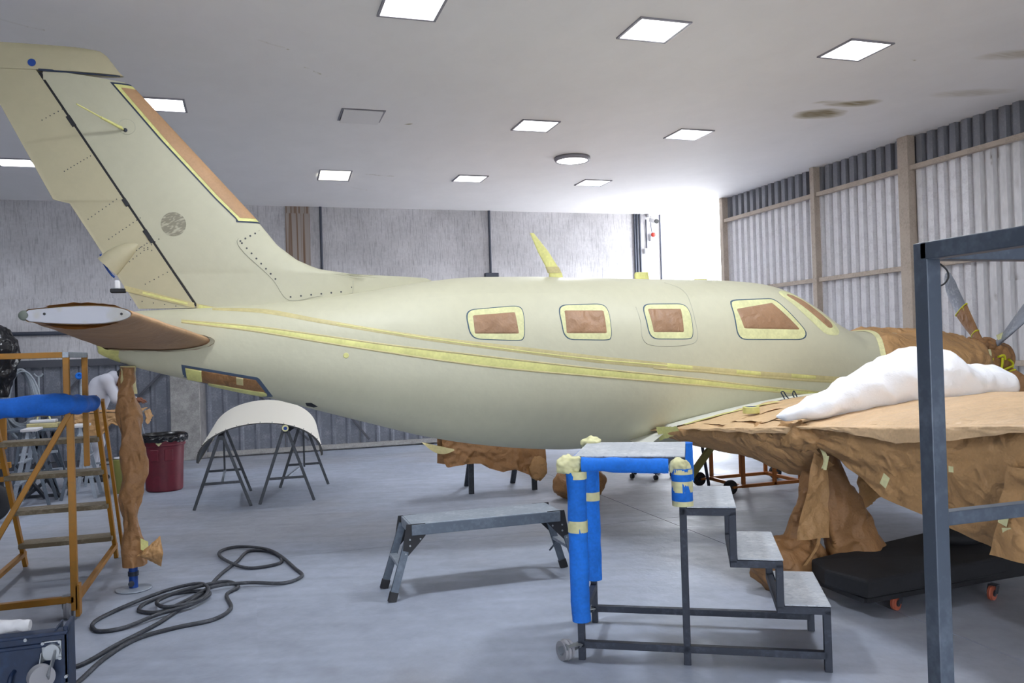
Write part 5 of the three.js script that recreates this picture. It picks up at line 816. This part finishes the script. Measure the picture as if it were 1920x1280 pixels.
// ---------------------------------------------------------------- under the belly and beyond
{
  const t = thing('draped_trestle', 'dark trestle draped with crumpled brown paper beyond the belly', 'trestle', [2.65, 0, -8.95]);
  part(t, 'beam', box(2.1, 3.1, .58, .64, -9.0, -8.9, .005), M.steelDark);
  for (const [x, z, dz] of [[2.335, -9.0, 0], [2.42, -9.55, 0], [3.06, -8.92, 0], [2.98, -9.5, 0]]) part(t, 'leg', bar([x, 0, z], [x, .6, lerp(z, -8.95, .6)], .06, .03, V(0, 0, 1)), M.steelDark);
  part(t, 'paper_drape', [grid(70, 30, (u, v) => { const x = lerp(1.98, 3.18, u), b = pl([[1.98, .42], [2.02, .34], [2.2, .36], [2.4, .36], [2.5, .3], [2.66, .245], [2.8, .265], [2.95, .2], [3.1, .105], [3.18, .2]], x); return [x, lerp(.66, b, v), -8.86 + .07 * v * ridge(x * 5, v * 2, 3) + .02 * n3(x * 14, v * 6, 1)]; }), grid(50, 10, (u, v) => { const x = lerp(1.98, 3.18, u); return [x, .66 + .012 * ridge(x * 6, v * 3, 2), lerp(-9.1, -8.86, v)]; }), grid(50, 20, (u, v) => { const x = lerp(1.98, 3.18, u); return [x, lerp(.66, .35 + .06 * n3(x * 4, 2, 2), v), -9.1 - .05 * v * ridge(x * 5, v, 8)]; })], M.paperDark);
  part(t, 'paper_bunch', blob([3.08, .25, -8.84], [.1, .13, .05], .035, 9, 4), M.paper); part(t, 'tape_flap', grid(24, 8, (u, v) => [lerp(1.74, 2.1, u), .64 - .085 * v * Math.sin(u * 3) - .1 * u, -8.8 + .02 * v]), M.tapeOld);
  const c = thing('swivel_chair', 'black five-star chair base on casters beyond the steps', 'chair', [4.65, 0, -9.15]);
  part(c, 'column', cyl([4.65, .1, -9.15], [4.65, .5, -9.15], .028), M.plasticBlack); part(c, 'seat', box(4.42, 4.88, .5, .57, -9.38, -8.92, .03), M.plasticBlack); part(c, 'backrest', box(4.44, 4.86, .62, 1.0, -9.42, -9.36, .03), M.plasticBlack); part(c, 'back_post', bar([4.65, .5, -9.3], [4.65, .75, -9.4], .05, .02), M.plasticBlack);
  for (let k = 0; k < 5; k++) { const a = .55 + k / 5 * Math.PI * 2, ex = 4.65 + .26 * Math.cos(a), ez = -9.15 + .26 * Math.sin(a); const arm = part(c, 'arm', bar([4.65, .11, -9.15], [ex, .085, ez], .05, .03), M.plasticBlack); part(c, 'caster', [cyl([ex - .02, .028, ez], [ex - .005, .028, ez], .027, .027, 18), cyl([ex + .005, .028, ez], [ex + .02, .028, ez], .027, .027, 18), cyl([ex, .04, ez], [ex, .08, ez], .008)], M.plasticBlack, arm); }
  const o = thing('orange_trolley', 'low orange tube trolley with black wheels beyond the wing', 'trolley', [5.4, 0, -7.95]);
  const x0 = 4.97, x1 = 5.72, z0 = -8.32, z1 = -7.68, w = .036;
  for (const z of [z0, z1]) { part(o, 'rail', bar([x0, .075, z], [x1 + .05, .075, z], w), M.orange); part(o, 'rail', bar([x0, .5, z], [x1 + .05, .5, z], w), M.orange); for (const x of [x0 + .03, x0 + .42, x1]) part(o, 'upright', bar([x, .06, z], [x, .52, z], w), M.orange); }
  for (const x of [x0, x1]) { part(o, 'crossbar', bar([x, .075, z0], [x, .075, z1], w), M.orange); part(o, 'crossbar', bar([x, .5, z0], [x, .5, z1], w), M.orange); }
  for (const z of [z0 - .0, z1]) { caster(o, 'wheel', [x0 - .13, .075, z], .075, .04, [0, 0, 1], null, M.rubber, M.steelDark); part(o, 'axle_bracket', bar([x0 - .13, .075, z + .035], [x0 + .03, .09, z + .035], .05, .02), M.orange); caster(o, 'wheel', [x1 + .13, .075, z], .075, .04, [0, 0, 1], null, M.rubber, M.steelDark); part(o, 'axle_bracket', bar([x1 + .13, .075, z + .035], [x1 - .03, .09, z + .035], .05, .02), M.orange); }
  const ng = thing('trestle_prop', 'olive prop leg slanting beneath the near wing root', 'prop', [4.6, 0, -8.0]);
  part(ng, 'leg', bar([4.86, .52, -8.0], [4.4, .0, -8.0], .07, .05, V(0, 0, 1)), mat(0x8f8b50, .6)); part(ng, 'rear_leg', bar([4.72, .56, -8.05], [4.92, .0, -8.25], .03), M.steel); part(ng, 'head', box(4.7, 4.95, .5, .56, -8.1, -7.9, .01), mat(0x8f8b50, .6));
}
// ---------------------------------------------------------------- black creeper
{
  const t = thing('creeper', 'black padded mechanic creeper with orange casters under the wing', 'creeper', [3.95, 0, -4.2]);
  const out = [[3.36, -3.93], [3.3, -4.2], [3.38, -4.42], [4.55, -4.62], [4.78, -4.5], [4.72, -4.1], [4.62, -4.02]], sh = new THREE.Shape(); out.forEach((p, i) => i ? sh.lineTo(p[0], -p[1]) : sh.moveTo(p[0], -p[1]));
  const pad = new THREE.ExtrudeGeometry(sh, { depth: .07, bevelEnabled: true, bevelSize: .02, bevelThickness: .02, bevelSegments: 3 }).rotateX(-Math.PI / 2).translate(0, .14, 0);
  const tilt = (g) => { const p = g.attributes.position; for (let i = 0; i < p.count; i++) { const x = p.getX(i), k = sstep(3.3, 3.75, x); p.setY(i, p.getY(i) + .03 * sstep(3.9, 4.6, x) * sstep(-4.05, -4.5, p.getZ(i)) - (p.getY(i) < .16 ? 0 : .0)); } g.computeVertexNormals(); return g; };
  part(t, 'pad', tilt(pad), M.creeper); part(t, 'headrest', blob([4.5, .28, -4.42], [.2, .075, .17], .01, 6, 2), M.creeper);
  part(t, 'skirt', [box(3.75, 4.62, .09, .2, -4.06, -3.99, .01), box(4.6, 4.72, .1, .2, -4.5, -4.05, .01)], M.creeper);
  part(t, 'frame', [bar([3.36, .1, -3.95], [4.66, .1, -4.03], .03), bar([3.36, .1, -4.4], [4.6, .1, -4.58], .03), bar([3.36, .1, -3.95], [3.36, .1, -4.4], .03), bar([4.66, .1, -4.03], [4.6, .1, -4.58], .03)], M.plasticBlack);
  for (const [x, z] of [[3.62, -4.0], [4.28, -3.93], [3.62, -4.35], [4.5, -4.5]]) { const wl = caster(t, 'caster', [x, .042, z], .042, .026, [.35, 0, 1], [.015, .05, 0], M.wheelRed, M.steelDark); }
}
// ---------------------------------------------------------------- grey tube frame close to the camera
{
  const x = 1.493, z = -1.517, w = .04, t = thing('tube_rack', 'dark grey square tube rack standing close at the right edge', 'rack', [2.0, 0, -1.1]), m = M.frameGrey, x1 = 2.5, z1 = -.6;
  for (const a of [x, x1]) for (const b of [z, z1]) part(t, 'post', bar([a, 0, b], [a, 1.835, b], w), m);
  for (const b of [z, z1]) { part(t, 'top_rail', bar([x, 1.815, b], [x1, 1.815, b], w), m); part(t, 'mid_rail', bar([x, 1.2, b], [x1, 1.2, b], w * .8), m); part(t, 'low_rail', bar([x, .3, b], [x1, .3, b], w), m); }
  for (const a of [x, x1]) { part(t, 'top_rail', bar([a, 1.815, z], [a, 1.815, z1], w), m); if (a === x1) part(t, 'mid_rail', bar([a, 1.2, z], [a, 1.2, z1], w * .8), m); }
  single('wire_hook', 'thin bent wire hook hanging from the grey rack', 'hook', tube([[1.545, 1.797, -1.535], [1.563, 1.800, -1.568], [1.581, 1.789, -1.562], [1.594, 1.774, -1.558], [1.596, 1.759, -1.558], [1.586, 1.744, -1.561], [1.57, 1.739, -1.566], [1.558, 1.75, -1.57]], .0022, 60, 6), M.plasticBlack, [1.535, 1.75, -1.54]);
}
// ---------------------------------------------------------------- on the wing: cotton roll, tape roll, clip
{
  const g = wrap([[3.2, 1.135, -4.52, .003, .003], [3.25, 1.14, -4.50, .035, .025], [3.36, 1.165, -4.47, .06, .045], [3.52, 1.20, -4.44, .1, .08], [3.72, 1.26, -4.40, .14, .13], [3.92, 1.32, -4.36, .19, .18], [4.1, 1.33, -4.32, .21, .2], [4.25, 1.335, -4.28, .21, .185], [4.4, 1.30, -4.25, .17, .15], [4.55, 1.29, -4.22, .14, .12], [4.72, 1.29, -4.2, .12, .1], [4.8, 1.29, -4.19, .05, .05]], .05, 3.2, { seg: 72, rings: 110, seed: 6, fy: 1, up: V(0, 1, 0) });
  single('cotton_roll', 'white cotton batting roll lying on the paper covered wing', 'batting', g, M.cotton, [4.0, 1.13, -4.35]);
  const t = thing('tape_roll', 'yellow masking tape roll lying on the wing paper', 'tape', [3.47, 1.06, -5.2]), c = [3.47, 1.098, -5.2];
  part(t, 'tape', lathe([[.04, 0], [.058, 0], [.06, .004], [.06, .044], [.058, .048], [.04, .048], [.04, 0]], c, 40), M.tape); part(t, 'core', lathe([[.036, .002], [.041, .002], [.041, .0485], [.036, .0485], [.036, .002]], c, 40), M.blue);
  const k = thing('wire_clip', 'small dark wire clip on the white wing root', 'clip', [4.14, 1.14, -5.66]);
  part(k, 'wire', [[[4.1, 1.13, -5.66], [4.08, 1.17, -5.66], [4.06, 1.205, -5.66], [4.08, 1.21, -5.66], [4.11, 1.17, -5.66], [4.15, 1.13, -5.66]], [[4.2, 1.14, -5.66], [4.17, 1.18, -5.66], [4.18, 1.21, -5.66], [4.22, 1.14, -5.66]]].map((p) => tube(p, .005, 30, 5)), M.navy);
}
// ---------------------------------------------------------------- high on the far wall
{
  const t = thing('security_camera', 'white security camera under the ceiling by the doorway', 'camera', [7.37, 4.05, ZB]);
  part(t, 'mount', [box(7.32, 7.44, 4.06, 4.115, ZB, ZB + .1, .01), cyl([7.38, 4.07, ZB + .08], [7.38, 4.0, ZB + .16], .02)], M.white); part(t, 'housing', box(-.05, .05, -.045, .045, -.02, .2, .02).rotateX(.3).translate(7.37, 4.0, ZB + .12), M.white); part(t, 'lens', cyl([7.37, 3.95, ZB + .29], [7.37, 3.935, ZB + .33], .042), M.plasticBlack);
  const s = thing('alarm_siren', 'small red alarm light on a white box below the camera', 'alarm', [7.42, 3.6, ZB]); part(s, 'box', box(7.37, 7.48, 3.6, 3.74, ZB, ZB + .07, .01), M.white); part(s, 'lens', blob([7.42, 3.72, ZB + .08], [.05, .045, .04], 0, 1), mat(0xc03a2c, .3)); part(s, 'cable', tube([[7.42, 3.74, ZB + .03], [7.41, 3.85, ZB + .02], [7.39, 4.0, ZB + .03]], .008, 20, 6), M.conduit);
}
renderer.render(scene, camera);
